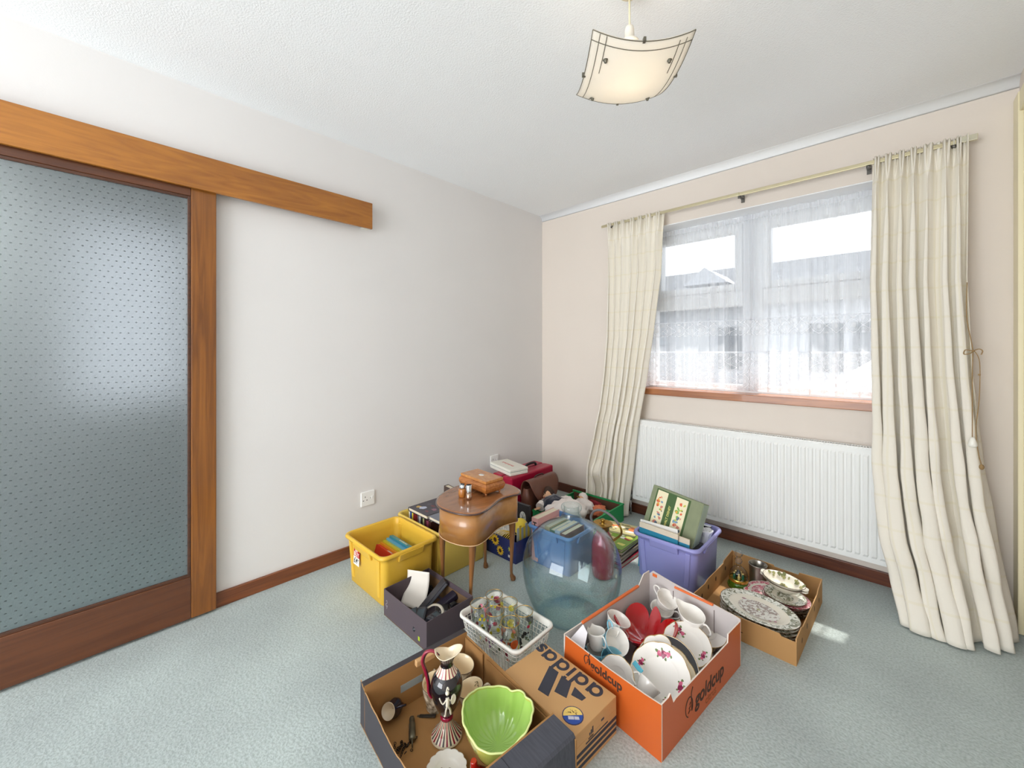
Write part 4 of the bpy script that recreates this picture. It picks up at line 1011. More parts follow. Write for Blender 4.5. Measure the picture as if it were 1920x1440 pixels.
def flap(u, w_):
    p = prof_[int(round(w_*(np_-1)))]; tt = w_
    half_ = 0.152*(1-0.72*max(0, (tt-0.55)/0.45)**1.6)
    return (p.x, -half_+2*half_*u, p.z)
fl_.grid(flap, 18, np_-1); fl_.build('flap', lea, LB_, solid=0.003)
MB().tube(smooth_path([(0.004, -0.05, 0.292), (0.006, -0.03, 0.304), (0.006, 0.03, 0.304), (0.004, 0.05, 0.292)], 5), 0.005, 7).build('handle', M('dark_leather', (62, 42, 38), 0.5), LB_)
MB().box(0.093, -0.012, 0.118, 0.096, 0.012, 0.150).build('clasp', M('old_brass', (150, 120, 70), 0.35, 0.9), LB_, bevel=0.001)

# ---- white plastic basket
BK = thing('plastic_basket', 'white lattice plastic basket full of painted drinking glasses', 'basket', (1.178, -1.668, 0))
wh = M('white_plastic', (236, 234, 226), 0.35)
a, b, h = 0.167, 0.115, 0.132
def bkr(d, z, r): return [(x, y, z) for x, y in rrect(-a+d, -b+d, a-d, b-d, r, 6)]
m = MB(); m.rings([bkr(0.012, h-0.022, 0.026), bkr(0.010, h-0.010, 0.028), bkr(0.0, h-0.008, 0.032), bkr(0.001, h, 0.032), bkr(0.010, h+0.001, 0.028), bkr(0.014, h-0.022, 0.024)], True)
m.build('rim', wh, BK)
m = MB(); m.rings([bkr(0.031, 0.0, 0.018), bkr(0.029, 0.016, 0.02), bkr(0.032, 0.016, 0.018), bkr(0.034, 0.004, 0.016)], True, True, True); m.build('base', wh, BK)
m = MB()
def side(u, z):
    """point on the basket's wall: u runs 0..1 round the outline"""
    d = 0.0305-(0.0305-0.0125)*(z-0.014)/(h-0.034)
    P = rrect(-a+d, -b+d, a-d, b-d, 0.022, 6); n = len(P); L = [0]
    for k in range(n): L.append(L[-1]+math.dist(P[k], P[(k+1) % n]))
    s = (u % 1)*L[-1]
    for k in range(n):
        if L[k+1] >= s:
            f = (s-L[k])/max(1e-9, L[k+1]-L[k]); A, B = P[k], P[(k+1) % n]
            return (A[0]+(B[0]-A[0])*f, A[1]+(B[1]-A[1])*f, z)
NB_ = 54
for k in range(NB_):
    u0 = k/NB_
    m.tube([side(u0, 0.014), side(u0, h-0.020)], 0.0017, 4, caps=False)
for j in range(5):
    z = 0.028+j*0.0185
    m.tube([side(k/96, z) for k in range(96)], 0.0015, 4, closed=True)
m.build('lattice_wall', wh, BK)
# ================================================================ things in, on and around the boxes
def disc(m, cx, cy, z, r, n=9, sq=1.0, jit=0.0, rnd=random):
    m.F([m.V((cx+r*(1+rnd.uniform(-jit, jit))*math.cos(2*PI*k/n), cy+sq*r*(1+rnd.uniform(-jit, jit))*math.sin(2*PI*k/n), z(cx, cy) if callable(z) else z)) for k in range(n)])
def on(m, zf, cx, cy, r, n=9, jit=0.0, rnd=random, sx=1.0):
    """small patch that follows the surface z = zf(x, y)"""
    P = []
    for k in range(n):
        q = r*(1+rnd.uniform(-jit, jit)); x = cx+sx*q*math.cos(2*PI*k/n); y = cy+q*math.sin(2*PI*k/n); P.append((x, y, zf(x, y)+0.0005))
    I = [m.V(p) for p in P]; c = m.V((cx, cy, zf(cx, cy)+0.0005))
    for k in range(n): m.F((c, I[k], I[(k+1) % n]), False)
china = M('white_china', (238, 234, 228), 0.16, coat=0.5)
rose = M('rose_print', (142, 30, 74), 0.25); pink = M('pink_print', (206, 96, 130), 0.25); leaf = M('leaf_print', (112, 128, 82), 0.25)
gilt = M('gilt_edge', (206, 168, 96), 0.25, 0.7)
def spray(m, zf, cx, cy, s, ang, rnd, k0=1):
    """flower spray: k0 rose, k0+1 pink, k0+2 leaf"""
    c, q = math.cos(ang), math.sin(ang)
    for dx, dy, r, k in ((0, 0, 0.55, 0), (0.75, 0.1, 0.42, 1), (-0.7, -0.1, 0.38, 1), (1.25, -0.15, 0.22, 2), (-1.2, 0.15, 0.24, 2), (0.35, -0.6, 0.22, 2), (-0.35, 0.6, 0.22, 2), (0.9, 0.55, 0.16, 2), (-0.95, -0.5, 0.16, 2), (0.15, 0.15, 0.2, 1)):
        m.k = k0+k; on(m, zf, cx+s*(c*dx-q*dy), cy+s*(q*dx+c*dy), s*r, 8, 0.25, rnd)
    m.k = 0
def plate_prof(R, h, foot=0.55, t=0.003, curve=0.6):
    """profile outer-bottom -> rim -> inner centre"""
    fr = R*foot
    inner = [(fr*0.98, t+0.0015), (fr*1.05, t+0.003+h*0.1), (fr*1.18, h*0.45+t), (R*0.97, h), (R, h+0.0008)]
    outer = [(R, h-0.0008), (R*0.97, h-t), (fr*1.18, h*0.45-t*0.3), (fr, 0.002), (fr*0.96, 0.0), (fr*0.9, 0.0), (fr*0.88, 0.002), (0.0008, 0.002)]
    return outer[::-1]+inner[::-1]+[(0.0008, t+0.0012)]
def zplate(R, h, foot=0.55, t=0.003, sx=1, sy=1):
    fr = R*foot
    tab = [(0, t+0.0012), (fr*0.98, t+0.0015), (fr*1.05, t+0.003+h*0.1), (fr*1.18, h*0.45+t), (R*0.97, h), (R*1.1, h+0.001)]
    def f(x, y):
        r = math.hypot(x/sx, y/sy)
        for a, b in zip(tab, tab[1:]):
            if r <= b[0]: return a[1]+(b[1]-a[1])*(r-a[0])/(b[0]-a[0])
        return tab[-1][1]
    return f
def scal(nn, amp, R):
    return lambda a, r, z: (r*(1+amp*(abs(math.sin(nn*a/2))-0.5)*max(0, (r/R-0.7)/0.3)), z)
def plate(name, label, R, h, loc, rot, sprays=(), scallop=None, cat='plate', group=None, mat=china, rim=gilt, sy=1.0, extra=None, foot=0.55, seed=1, mats=None):
    m = MB(); m.lathe(plate_prof(R, h, foot), 56, sy=sy, fn=scal(scallop[0], scallop[1], R) if scallop else None)
    zf = zplate(R, h, foot, sy=sy); rnd = random.Random(seed)
    for cx, cy, s, a in sprays: spray(m, zf, cx, cy, s, a, rnd)
    ms = [mat, rose, pink, leaf]+(mats or [])
    if extra: extra(m, zf, rnd)
    o = m.build(name, ms, None, loc, rot)
    tag(o, label, cat, group)
    if rim:
        fnn = scal(scallop[0], scallop[1], R) if scallop else (lambda a, r, z: (r, z))
        P = []
        for k in range(84):
            q = 2*PI*k/84; r, z = fnn(q, R, h); P.append((r*math.cos(q), sy*r*math.sin(q), h+0.0002))
        MB().tube(P, 0.0011, 5, closed=True).build('rim_line', rim, o)
    return o
def cup_body(R, H, t=0.0022, foot=0.5, flare=0.25):
    pr_ = []
    n = 10
    for k in range(n+1):
        u = k/n; r = R*(foot+(1-foot)*(u**0.55))+R*flare*0.12*u**6; pr_.append((r, 0.004+(H-0.004)*u))
    inn = [(r-t, z+(0.001 if i == 0 else 0)) for i, (r, z) in enumerate(pr_)]
    return [(0.0008, 0.0015), (R*foot*0.8, 0.0015), (R*foot*0.85, 0.0), (R*foot*0.95, 0.0)]+pr_+[(pr_[-1][0]-t*0.5, H+0.0008)]+inn[::-1]+[(0.0008, 0.006)]
def handle_pts(R, H, s=1.0):
    return smooth_path([(R*0.93, 0, H*0.86), (R*1.25*s, 0, H*0.95), (R*1.55*s, 0, H*0.72), (R*1.42*s, 0, H*0.42), (R*0.80, 0, H*0.28)], 6)
def cup(name, label, R, H, loc, rot, mat, inner=None, sprays=(), cat='cup', group=None, flare=0.25, foot=0.5, spout=0.0, handle=True, seed=2, rim=None):
    T = thing(name, label, cat, loc, rot, group)
    fn = None
    if spout:
        def fn(a, r, z):
            d = (a-PI+PI) % (2*PI)-PI if False else ((a-PI+PI*3) % (2*PI))-PI
            g = math.exp(-(d/0.36)**2)*max(0, (z/H-0.55)/0.45)
            return (r*(1+spout*g), z+H*0.16*g)
    prf = cup_body(R, H, flare=flare, foot=foot); m = MB()
    ni = prf.index(min(prf, key=lambda p: abs(p[1]-(H+0.0008))))
    if inner:
        m.lathe(prf[:ni+1], 40, fn=fn); m.k = 4; m.lathe(prf[ni:], 40, fn=fn); m.k = 0
    else: m.lathe(prf, 40, fn=fn)
    rnd = random.Random(seed)
    for ang, zc, s in sprays:     # transfer prints wrapped on the wall
        for dx, dy, r, k in ((0, 0, 0.5, 0), (0.8, 0.2, 0.4, 1), (-0.7, -0.1, 0.35, 1), (1.3, 0, 0.22, 2), (-1.2, 0.3, 0.22, 2), (0.3, -0.6, 0.22, 2), (-0.3, 0.7, 0.2, 2)):
            u = (zc+dy*s)/H; rr = R*(foot+(1-foot)*(max(0.01, u)**0.55))+R*flare*0.12*u**6+0.0006
            m.k = 1+k; I = []
            for q in range(8):
                zz = zc+dy*s+s*r*math.sin(2*PI*q/8)*(1+rnd.uniform(-.2, .2)); u = max(0.02, zz/H)
                rr = R*(foot+(1-foot)*(u**0.55))+R*flare*0.12*u**6+0.0006
                aa = ang+(dx*s+s*r*math.cos(2*PI*q/8))/rr
                I.append(m.V((rr*math.cos(aa), rr*math.sin(aa), zz)))
            m.F(I, False)
    m.build('cup_wall', [mat, rose, pink, leaf, inner or mat], T)
    if handle: MB().tube(handle_pts(R, H), [0.0032]*4+[0.0026]*21, 7, flat=1.3).build('handle', mat, T)
    return T

# ---------------- books
pagem = M('page_block', (222, 212, 190), 0.9, var=0.08, vscale=120, stretch=(0.2, 0.2, 4))
def book(label, w, d, t, col, loc, rot, title=None, tcol=(240, 236, 220), group=None, spine=None, patch=None, name='book', cat='book', ts=None):
    """lies flat: w along x (spine at x = 0), d along y, thickness t along z"""
    T = thing(name, label, cat, loc, rot, group)
    cm_ = M('cover_%d_%d_%d' % col, col, 0.4, coat=0.15)
    m = MB(); m.box(0, 0, 0, w, d, 0.0022); m.box(0, 0, t-0.0022, w, d, t); m.box(0, 0, 0.0022, 0.003, d, t-0.0022); m.build('cover', cm_, T)
    MB().box(0.004, 0.003, 0.0024, w-0.004, d-0.003, t-0.0024).build('pages', pagem, T)
    if title: text('spine_lettering', title, ts or t*0.62, T, (-0.0004, d*0.5, t/2), (PI/2, 0, -PI/2), M('foil_%d_%d_%d' % tcol, tcol, 0.4), off=0.0002)
    if patch:
        rnd = random.Random(hash(label) % 1000 if False else len(label)); p = MB()
        for k in range(18):
            p.k = k % len(patch); x = rnd.uniform(0.02, w-0.02); y = rnd.uniform(0.02, d-0.02); disc(p, x, y, t+0.0002+0.00004*k, rnd.uniform(0.008, 0.026), 7, rnd.uniform(0.5, 1), 0.25, rnd)
        p.build('cover_picture', [M('print_%d_%d_%d' % c, c, 0.4) for c in patch], T)
    return T

# books in the first yellow crate: lying in a leaning row on the crate floor
def Q(x, y, z): return (x, y, z)
specs = [('teal book with pale title, topmost in the yellow crate nearest the door', (58, 140, 156), 'THE BEANO', 0.022, 0.100),
         ('light blue book under the teal one in the yellow crate', (96, 170, 208), '', 0.016, 0.083),
         ('yellow and green book in the middle of the row in the yellow crate', (196, 190, 50), '', 0.018, 0.064),
         ('orange-yellow book beside the red one in the yellow crate', (226, 150, 40), '', 0.014, 0.049),
         ('red book with white spine title in the yellow crate', (206, 52, 40), 'DANDY', 0.020, 0.028)]
y = -1.640
for k, (lab, col, ttl, th, zz) in enumerate(specs):
    # spine up, leaning: thickness runs along -y, spine edge faces up
    T = book(lab, 0.19-0.006*k, 0.245, th, col, (0.270, y, 0.172-0.006*k), (0, 0, 0), None, group='story books in the first yellow crate', name='annual')
    T.rotation_euler = Euler((PI/2, PI/2, 0), 'XYZ')
    T.rotation_euler = (Matrix.Rotation(math.radians(0), 3, 'Z') @ Matrix.Rotation(math.radians(-10-2*k), 3, 'X') @ Matrix(((0, 1, 0), (0, 0, -1), (-1, 0, 0)))).to_euler()
    if ttl: text('spine_lettering', ttl, th*0.62, T, (-0.0005, 0.125, th/2), (PI/2, 0, -PI/2), M('foil_pale', (226, 232, 214), 0.4), off=0.0003)
    y -= th/math.cos(math.radians(12))+0.0025

# annuals standing in the second crate
rnd = random.Random(21)
cols = [((226, 222, 208), 'white'), ((36, 72, 140), 'blue'), ((222, 204, 60), 'yellow'), ((120, 24, 36), 'dark red'), ((96, 20, 32), 'maroon'), ((92, 92, 100), 'grey'), ((178, 182, 186), 'silver'), ((34, 38, 36), 'black'),
        ((160, 168, 120), 'sage'), ((52, 22, 26), 'oxblood'), ((128, 60, 82), 'plum'), ((60, 30, 30), 'brown')]
x = 0.215
for k, (c, nm) in enumerate(cols):
    th = [0.012, 0.02, 0.012, 0.024, 0.022, 0.014, 0.014, 0.022, 0.012, 0.022, 0.020, 0.022][k]
    T = book(nm+' annual standing %s in the back yellow crate' % ('first from the left wall' if k == 0 else 'between the '+cols[k-1][1]+' and '+(cols[k+1][1] if k < 11 else 'crate side')+(' ones' if k < 11 else '')), 0.215, 0.235+0.006*rnd.random(), th, c, (x, -1.505, 0.012), (0, 0, 0), None, group='annuals standing in the back yellow crate', name='annual')
    # standing: height up, spine facing the camera (-y)
    T.rotation_euler = Matrix(((0, 0, 1), (1, 0, 0), (0, 1, 0))).to_euler()
    x += th+0.0006
book('picture annual with lettered dark cover lying on top of the standing annuals', 0.19, 0.255, 0.020, (66, 62, 72), (0.216, -1.510, 0.2565), (0, 0, 0), None, (232, 220, 190), patch=[(150, 104, 120), (84, 80, 92), (190, 196, 214), (206, 168, 84), (120, 60, 66)], name='annual', ts=0.014)
T = book('second annual with silvery cover lying over the row beside the lettered one', 0.20, 0.235, 0.018, (120, 124, 134), (0.410, -1.500, 0.2565), (0, 0, 0), None, patch=[(70, 72, 84), (190, 200, 214), (90, 80, 100), (230, 230, 232)], name='annual')
T.location.x = 0.409; T.scale = (0.85, 1, 1)
T = book('dark brown hardback with cream pages standing up at the back of the yellow crate', 0.15, 0.24, 0.034, (72, 56, 50), (0.200, -1.225, 0.115), (0, 0, 0), None, name='book')
T.rotation_euler = (Matrix.Rotation(math.radians(4), 3, 'Y') @ Matrix(((1, 0, 0), (0, 0, -1), (0, 1, 0)))).to_euler()
T.location = (0.195, -1.212, 0.100)

# ---------------- kidney sewing table
KT = thing('sewing_table', 'kidney-shaped walnut sewing table on slim cabriole legs', 'table', (0.77, -1.48, 0))
wal = wood('walnut_veneer', (186, 134, 76), (152, 102, 54), 0, 10, 0.28, 0.5, dist=1.0, band=3.0)
walt = wood('walnut_top', (160, 106, 64), (128, 80, 46), 1, 8, 0.22, 0.7, dist=2.5, band=2.0)
legm = wood('walnut_leg', (146, 98, 54), (110, 72, 38), 2, 16, 0.35, 0.4)
base = [(.64,-1.61),(.70,-1.63),(.77,-1.628),(.84,-1.605),(.882,-1.56),(.880,-1.50),(.856,-1.43),(.832,-1.37),(.824,-1.315),(.834,-1.26),(.842,-1.225),(.820,-1.192),(.785,-1.172),(.72,-1.160),(.64,-1.172),(.57,-1.215),(.525,-1.29),(.512,-1.37),(.528,-1.46),(.572,-1.55)]
base = [(2.314+(x-2.314)*0.947-0.77, -2.823+(y+2.823)*0.947+1.48) for x, y in base]
P = [Vector((x, y, 0)) for x, y in base]; n = len(P); out = []
for i in range(n):
    a_, b_, c_, d_ = P[i-1], P[i], P[(i+1) % n], P[(i+2) % n]
    for k in range(5):
        t = k/5; out.append(0.5*((2*b_)+(c_-a_)*t+(2*a_-5*b_+4*c_-d_)*t*t+(3*b_-a_-3*c_+d_)*t**3))
KO = out; cen = sum(KO, Vector((0, 0, 0)))/len(KO)
def off(d):
    o = []
    for i in range(len(KO)):
        tg = (KO[(i+1) % len(KO)]-KO[i-1]).normalized(); nn = Vector((tg.y, -tg.x, 0)); o.append(KO[i]+nn*d)
    return o
def kr(d, z): return [(p.x, p.y, z) for p in off(d)]
m = MB(); m.rings([kr(-0.012, 0.328), kr(-0.012, 0.468)], True, True, True); m.build('body', wal, KT)
MB().tube([(p.x, p.y, 0.330) for p in off(-0.010)], 0.0022, 6, closed=True).build('inlay_line', M('inlay_pale', (206, 170, 130), 0.4), KT)
m = MB(); m.rings([kr(-0.010, 0.468), kr(0.0, 0.469), kr(0.003, 0.474), kr(0.0, 0.479), kr(-0.006, 0.481)], True, True, True); m.build('table_top', [walt], KT)
MB().tube([(p.x, p.y, 0.4735) for p in off(0.0015)], 0.0042, 8, closed=True).build('top_edge', M('dark_edge', (72, 48, 42), 0.25, coat=0.7), KT)
for (tx, ty), (fx, fy) in (((0.675, -1.60), (0.665, -1.60)), ((0.885, -1.588), (0.885, -1.600)), ((0.862, -1.300), (0.852, -1.285)), ((0.672, -1.320), (0.662, -1.300))):
    dx, dy = fx-0.77, fy+1.48; l = math.hypot(dx, dy); ux, uy = dx/l, dy/l
    ax, ay = tx-0.77, ty+1.48; bx_, by_ = fx-0.77, fy+1.48
    pts = smooth_path([(ax, ay, 0.332), (ax+ux*0.003, ay+uy*0.003, 0.29), (ax*0.6+bx_*0.4, ay*0.6+by_*0.4, 0.20), (bx_-ux*0.006, by_-uy*0.006, 0.08), (bx_-ux*0.004, by_-uy*0.004, 0.030), (bx_+ux*0.004, by_+uy*0.004, 0.012), (bx_+ux*0.004, by_+uy*0.004, 0.0)], 5)
    nn = len(pts); rr = []
    for i in range(nn):
        z = pts[i].z
        rr.append(0.019-0.000+(-0.010)*min(1, (0.332-z)/0.20) if z > 0.13 else (0.009-0.0015*(0.13-z)/0.09 if z > 0.035 else 0.0085+0.006*(1-abs(z-0.010)/0.025)))
    MB().tube(pts, rr, 12).build('leg', legm, KT)
# inlaid casket, lighters
CK = thing('trinket_casket', 'inlaid honey-coloured wooden casket on the sewing table', 'box', (0.745, -1.405, 0.4812), math.radians(-3))
hon = wood('honey_burr', (204, 140, 66), (170, 100, 40), 0, 14, 0.25, 0.6, dist=4, band=5)
hon2 = wood('honey_burr_side', (184, 116, 52), (146, 82, 34), 0, 18, 0.25, 0.6, dist=4, band=8)
m = MB()
def cr_(a, b, z): return [(-a, -b, z), (a, -b, z), (a, b, z), (-a, b, z)]
sect = [(0.098, 0.052, 0.010), (0.106, 0.060, 0.020), (0.111, 0.065, 0.034), (0.111, 0.065, 0.046), (0.106, 0.060, 0.056), (0.100, 0.055, 0.060)]
m.rings([cr_(*q) for q in sect], True, True, True, smooth=False); m.build('casket_body', hon2, CK, bevel=0.002)
MB().box(-0.104, -0.058, 0.0605, 0.104, 0.058, 0.074).build('lid', hon, CK, bevel=0.002)
MB().lathe([(0.0008, 0.0765), (0.012, 0.0765), (0.013, 0.0755), (0.015, 0.0742)], 24, sx=1.15, sy=0.9).build('cameo', M('cameo_pale', (212, 206, 196), 0.3), CK)
for sx in (-1, 1):
    for sy in (-1, 1): MB().lathe([(0.004, 0), (0.006, 0.004), (0.004, 0.011)], 10, (sx*0.090, sy*0.045, 0), cap0=True, cap1=True).build('foot', hon2, CK)
chrome = M('chrome_plate', (214, 220, 226), 0.12, 1.0); lwood = wood('lighter_wood', (196, 130, 56), (150, 86, 30), 2, 30, 0.3, 0.5)
T = thing('table_lighter', 'stubby wooden table lighter with chrome cap', 'lighter', (0.760, -1.548, 0.4812), math.radians(20))
MB().lathe([(0.014, 0), (0.0165, 0.002), (0.019, 0.020), (0.0175, 0.036), (0.014, 0.042)], 24, cap0=True, cap1=True, sx=1.0, sy=0.8).build('wooden_body', lwood, T)
MB().lathe([(0.0135, 0.0422), (0.0145, 0.044), (0.014, 0.056), (0.009, 0.062), (0.003, 0.063)], 20, cap0=True, cap1=True, sy=0.75).build('cap', chrome, T)
MB().box(-0.006, -0.003, 0.0605, 0.012, 0.003, 0.067).build('striker', M('dark_steel', (60, 60, 62), 0.4, 0.8), T)
T = thing('table_lighter', 'tall slim chrome table lighter beside the wooden one', 'lighter', (0.812, -1.548, 0.4812))
MB().lathe([(0.0125, 0), (0.0135, 0.001), (0.0135, 0.034)], 24, cap0=True, cap1=True).build('engraved_base', M('engraved_chrome', (188, 160, 140), 0.25, 1.0), T)
MB().lathe([(0.0135, 0.0342), (0.0138, 0.036), (0.0138, 0.070), (0.0125, 0.0715)], 24, cap0=True).build('sleeve', chrome, T)
MB().lathe([(0.0125, 0.0712), (0.0085, 0.0718), (0.0008, 0.0700)], 20).build('burner', M('soot', (26, 26, 28), 0.7), T)

# ---------------- glass carboy
CB = thing('glass_carboy', 'large round clear green-blue glass carboy with thick neck', 'carboy', (1.225, -1.283, 0))
def thin_glass(name, tint, edge_tint, gl=1.0, rough=0.02):
    """thin-walled glass: passes light straight through, tinted more where the wall is seen edge-on"""
    m = bpy.data.materials.new(name); m.use_nodes = True; nt = m.node_tree; N = nt.nodes; N.remove(N['Principled BSDF'])
    lw = N.new('ShaderNodeLayerWeight'); lw.inputs[0].default_value = 0.35
    pw = N.new('ShaderNodeMath'); pw.operation = 'POWER'; pw.inputs[1].default_value = 2.0; nt.links.new(lw.outputs['Facing'], pw.inputs[0])
    mc = N.new('ShaderNodeMix'); mc.data_type = 'RGBA'; mc.inputs[6].default_value = rgb(tint); mc.inputs[7].default_value = rgb(edge_tint)
    nt.links.new(pw.outputs[0], mc.inputs['Factor'])
    t = N.new('ShaderNodeBsdfTransparent'); nt.links.new(mc.outputs[2], t.inputs[0])
    g = N.new('ShaderNodeBsdfGlossy'); g.inputs['Roughness'].default_value = rough
    x = N.new('ShaderNodeMixShader'); nt.links.new(schlick(nt, 0.035, gl), x.inputs[0]); nt.links.new(t.outputs[0], x.inputs[1]); nt.links.new(g.outputs[0], x.inputs[2])
    nt.links.new(x.outputs[0], N['Material Output'].inputs[0]); return m
cg = thin_glass('carboy_glass', (250, 254, 254), (206, 228, 230), 1.1, 0.05)
outer = [(0.0008, 0.016), (0.06, 0.013), (0.10, 0.004), (0.125, 0.0), (0.150, 0.008), (0.176, 0.036), (0.200, 0.085), (0.217, 0.140), (0.2245, 0.200), (0.222, 0.250), (0.208, 0.300), (0.180, 0.345), (0.135, 0.383), (0.085, 0.408), (0.058, 0.424), (0.046, 0.440), (0.041, 0.455), (0.040, 0.468), (0.046, 0.472), (0.0475, 0.480), (0.046, 0.488), (0.041, 0.492), (0.035, 0.490)]
sm = smooth_path([(r, 0, z) for r, z in outer], 3)
op = [(max(0.0008, p.x), p.z) for p in sm]
ip = []
for i, (r, z) in enumerate(op):
    a_ = op[max(0, i-1)]; b_ = op[min(len(op)-1, i+1)]; tx, tz = b_[0]-a_[0], b_[1]-a_[1]; l = math.hypot(tx, tz) or 1
    t_ = 0.0035 if z < 0.44 else 0.006
    ip.append((max(0.0008, r-tz/l*t_), z+tx/l*t_))
ip = [p for p in ip if p[1] < 0.462 or p[0] < 0.036]
ip[-1] = (0.034, 0.486)
MB().lathe(op+ip[::-1], 96).build('glass_body', cg, CB)

# ---------------- red jug with brass lid and curved handle
JG = thing('vacuum_jug', 'crimson jug with brass collar and curved grey handle behind the carboy', 'jug', (1.175, -0.925, 0))
MB().lathe([(0.0008, 0.004), (0.040, 0.004), (0.046, 0.0), (0.056, 0.012), (0.060, 0.05), (0.060, 0.165), (0.052, 0.205), (0.034, 0.235), (0.030, 0.245)], 36, cap1=True).build('jug_body', M('crimson_enamel', (150, 20, 58), 0.2, 0.2, coat=0.6), JG)
brs = M('aged_brass', (170, 134, 66), 0.3, 1.0)
MB().lathe([(0.031, 0.2452), (0.034, 0.248), (0.034, 0.268), (0.050, 0.280), (0.052, 0.283), (0.048, 0.284), (0.030, 0.276), (0.010, 0.277), (0.008, 0.292), (0.013, 0.298), (0.010, 0.304), (0.0008, 0.305)], 32, cap0=True).build('lid', brs, JG)
hp = smooth_path([(-0.050, -0.01, 0.262), (-0.066, -0.012, 0.300), (-0.045, -0.010, 0.338), (0.0, -0.004, 0.350), (0.055, 0.004, 0.330), (0.095, 0.01, 0.290), (0.102, 0.012, 0.255), (0.082, 0.010, 0.228), (0.056, 0.006, 0.205)], 6)
MB().tube(hp[:30], 0.0065, 10).build('grip', M('grey_bakelite', (112, 106, 108), 0.35), JG)
MB().tube(hp[29:], 0.0055, 10).build('handle_bracket', brs, JG)
MB().lathe([(0.005, 0), (0.007, 0.008), (0.004, 0.020)], 10, (0.062, 0.030, 0), cap0=True, cap1=True).build('foot', M('cream_plastic', (232, 220, 186), 0.4), JG)

# ---------------- stack of game boxes and books behind the jug
gcol = [((170, 20, 48), 'crimson game box, bottom of the stack beside the lilac crate', 0.024), ((44, 52, 44), 'dark green book second from the bottom beside the lilac crate', 0.020),
        ((150, 138, 116), 'beige book in the middle of the stack beside the lilac crate', 0.018), ((56, 62, 54), 'black-spined book second from the top of the stack beside the lilac crate', 0.020),
        ((128, 168, 56), 'green illustrated picture book on top of the stack beside the lilac crate', 0.016)]
z = 0.0
for k, (c, lab, th) in enumerate(gcol):
    T = book(lab, 0.245-0.004*k, 0.300-0.006*k, th, c, (0.965+0.004*k, -0.800+0.004*k, z), math.radians((-2, 1.5, -1, 2, 0)[k]), None, group='books and games stacked beside the lilac crate', patch=[(208, 190, 140), (206, 120, 60), (240, 236, 226), (96, 150, 40), (176, 40, 46), (230, 226, 120)] if k == 4 else None, name='picture_book' if k else 'game_box', cat='book' if k else 'game box')
    z += th+0.0006
book('pale yellow illustrated magazine lying across the back of the book stack', 0.20, 0.14, 0.010, (206, 196, 140), (1.0, -0.640, z), math.radians(12), None, patch=[(214, 120, 60), (236, 232, 220), (150, 140, 90), (60, 60, 56)], name='magazine', cat='magazine')

# ---------------- lilac crate contents
GC = thing('picture_case', 'green cloth box printed with two cream strips of little pictures', 'box', (0, 0, 0))
gcl = M('sage_cloth', (134, 142, 112), 0.8, var=0.08, vscale=30, bump=0.05, bscale=300); gdk = M('dark_green_cloth', (72, 98, 58), 0.8); crm2 = M('cream_print', (232, 222, 188), 0.6)
w_, h_, d_ = 0.278, 0.262, 0.085      # x width, z height, y depth (local, front face at y = 0)
MB().box(0, 0.0, 0, w_, d_, h_).build('case_body', gcl, GC, bevel=0.003)
MB().box(w_-0.012, 0.004, 0.004, w_+0.0008, d_-0.004, h_-0.004).build('opening_edge', M('pale_sage_card', (170, 188, 172), 0.7), GC)
MB().box(0.028, -0.0012, 0.006, 0.215, 0.0, h_-0.010).build('dark_panel', gdk, GC)
bl = [M('blob_%d_%d_%d' % c, c, 0.5) for c in ((212, 90, 50), (188, 190, 60), (120, 150, 170), (60, 52, 44), (224, 160, 60), (120, 170, 70), (206, 130, 110), (92, 110, 130))]
rnd = random.Random(5)
for x0, x1 in ((0.036, 0.094), (0.142, 0.204)):
    m = MB(); m.box(x0, -0.0018, 0.012, x1, -0.0012, h_-0.016)
    m2 = m
    for k in range(26):
        m.k = 1+rnd.randrange(8); cx = rnd.uniform(x0+0.012, x1-0.012); cz = 0.026+(h_-0.060)*((k//3+rnd.uniform(0.1, 0.6))/9)
        m.T = Matrix.Translation((cx, -0.0019-0.00003*k, cz)) @ Matrix.Rotation(PI/2, 4, 'X') @ Matrix.Rotation(rnd.uniform(0, 3), 4, 'Z')
        disc(m, 0, 0, 0, rnd.uniform(0.005, 0.012), 7, rnd.uniform(0.4, 1), 0.3, rnd)
    m.T = None
    m.build('picture_strip', [crm2]+bl, GC)
text('spine_lettering', 'WALT DISNEY', 0.017, GC, (0.118, -0.0014, h_*0.50), (PI/2, -PI/2, 0), M('gold_foil', (206, 200, 110), 0.4), off=0.0004)
# tilted back and rolled a little: bottom sunk among the records
GC.rotation_euler = (Matrix.Rotation(math.radians(-3), 3, 'Z') @ Matrix.Rotation(math.radians(7.5), 3, 'Y') @ Matrix.Rotation(math.radians(-20), 3, 'X')).to_euler()
GC.location = (1.278, -0.700, 0.202)
def rec(label, w, h, t, loc, rx, band, body, ry=0, group=None):
    T = thing('record_sleeve', label, 'record', loc, (math.radians(rx), math.radians(ry), 0), group)
    MB().box(0, 0, 0, w, t, h).build('sleeve', M('sleeve_%d_%d_%d' % body, body, 0.5), T)
    MB().box(-0.0004, -0.0006, h-0.026, w+0.0004, t+0.0004, h+0.0004).build('top_band', M('sleeve_%d_%d_%d' % band, band, 0.5), T)
    return T
rec('blue-green record sleeve with cream top band at the front of the lilac crate', 0.205, 0.240, 0.006, (1.298, -0.768, 0.040), 0, (222, 208, 186), (40, 128, 156), 2)
rec('second blue record sleeve with cream band behind the front one', 0.195, 0.225, 0.006, (1.360, -0.752, 0.040), 0, (214, 200, 180), (52, 140, 172), 2)
rec('white paper record sleeve standing at the left of the lilac crate', 0.200, 0.250, 0.004, (1.303, -0.742, 0.034), 0, (232, 230, 226), (228, 226, 222), -1)
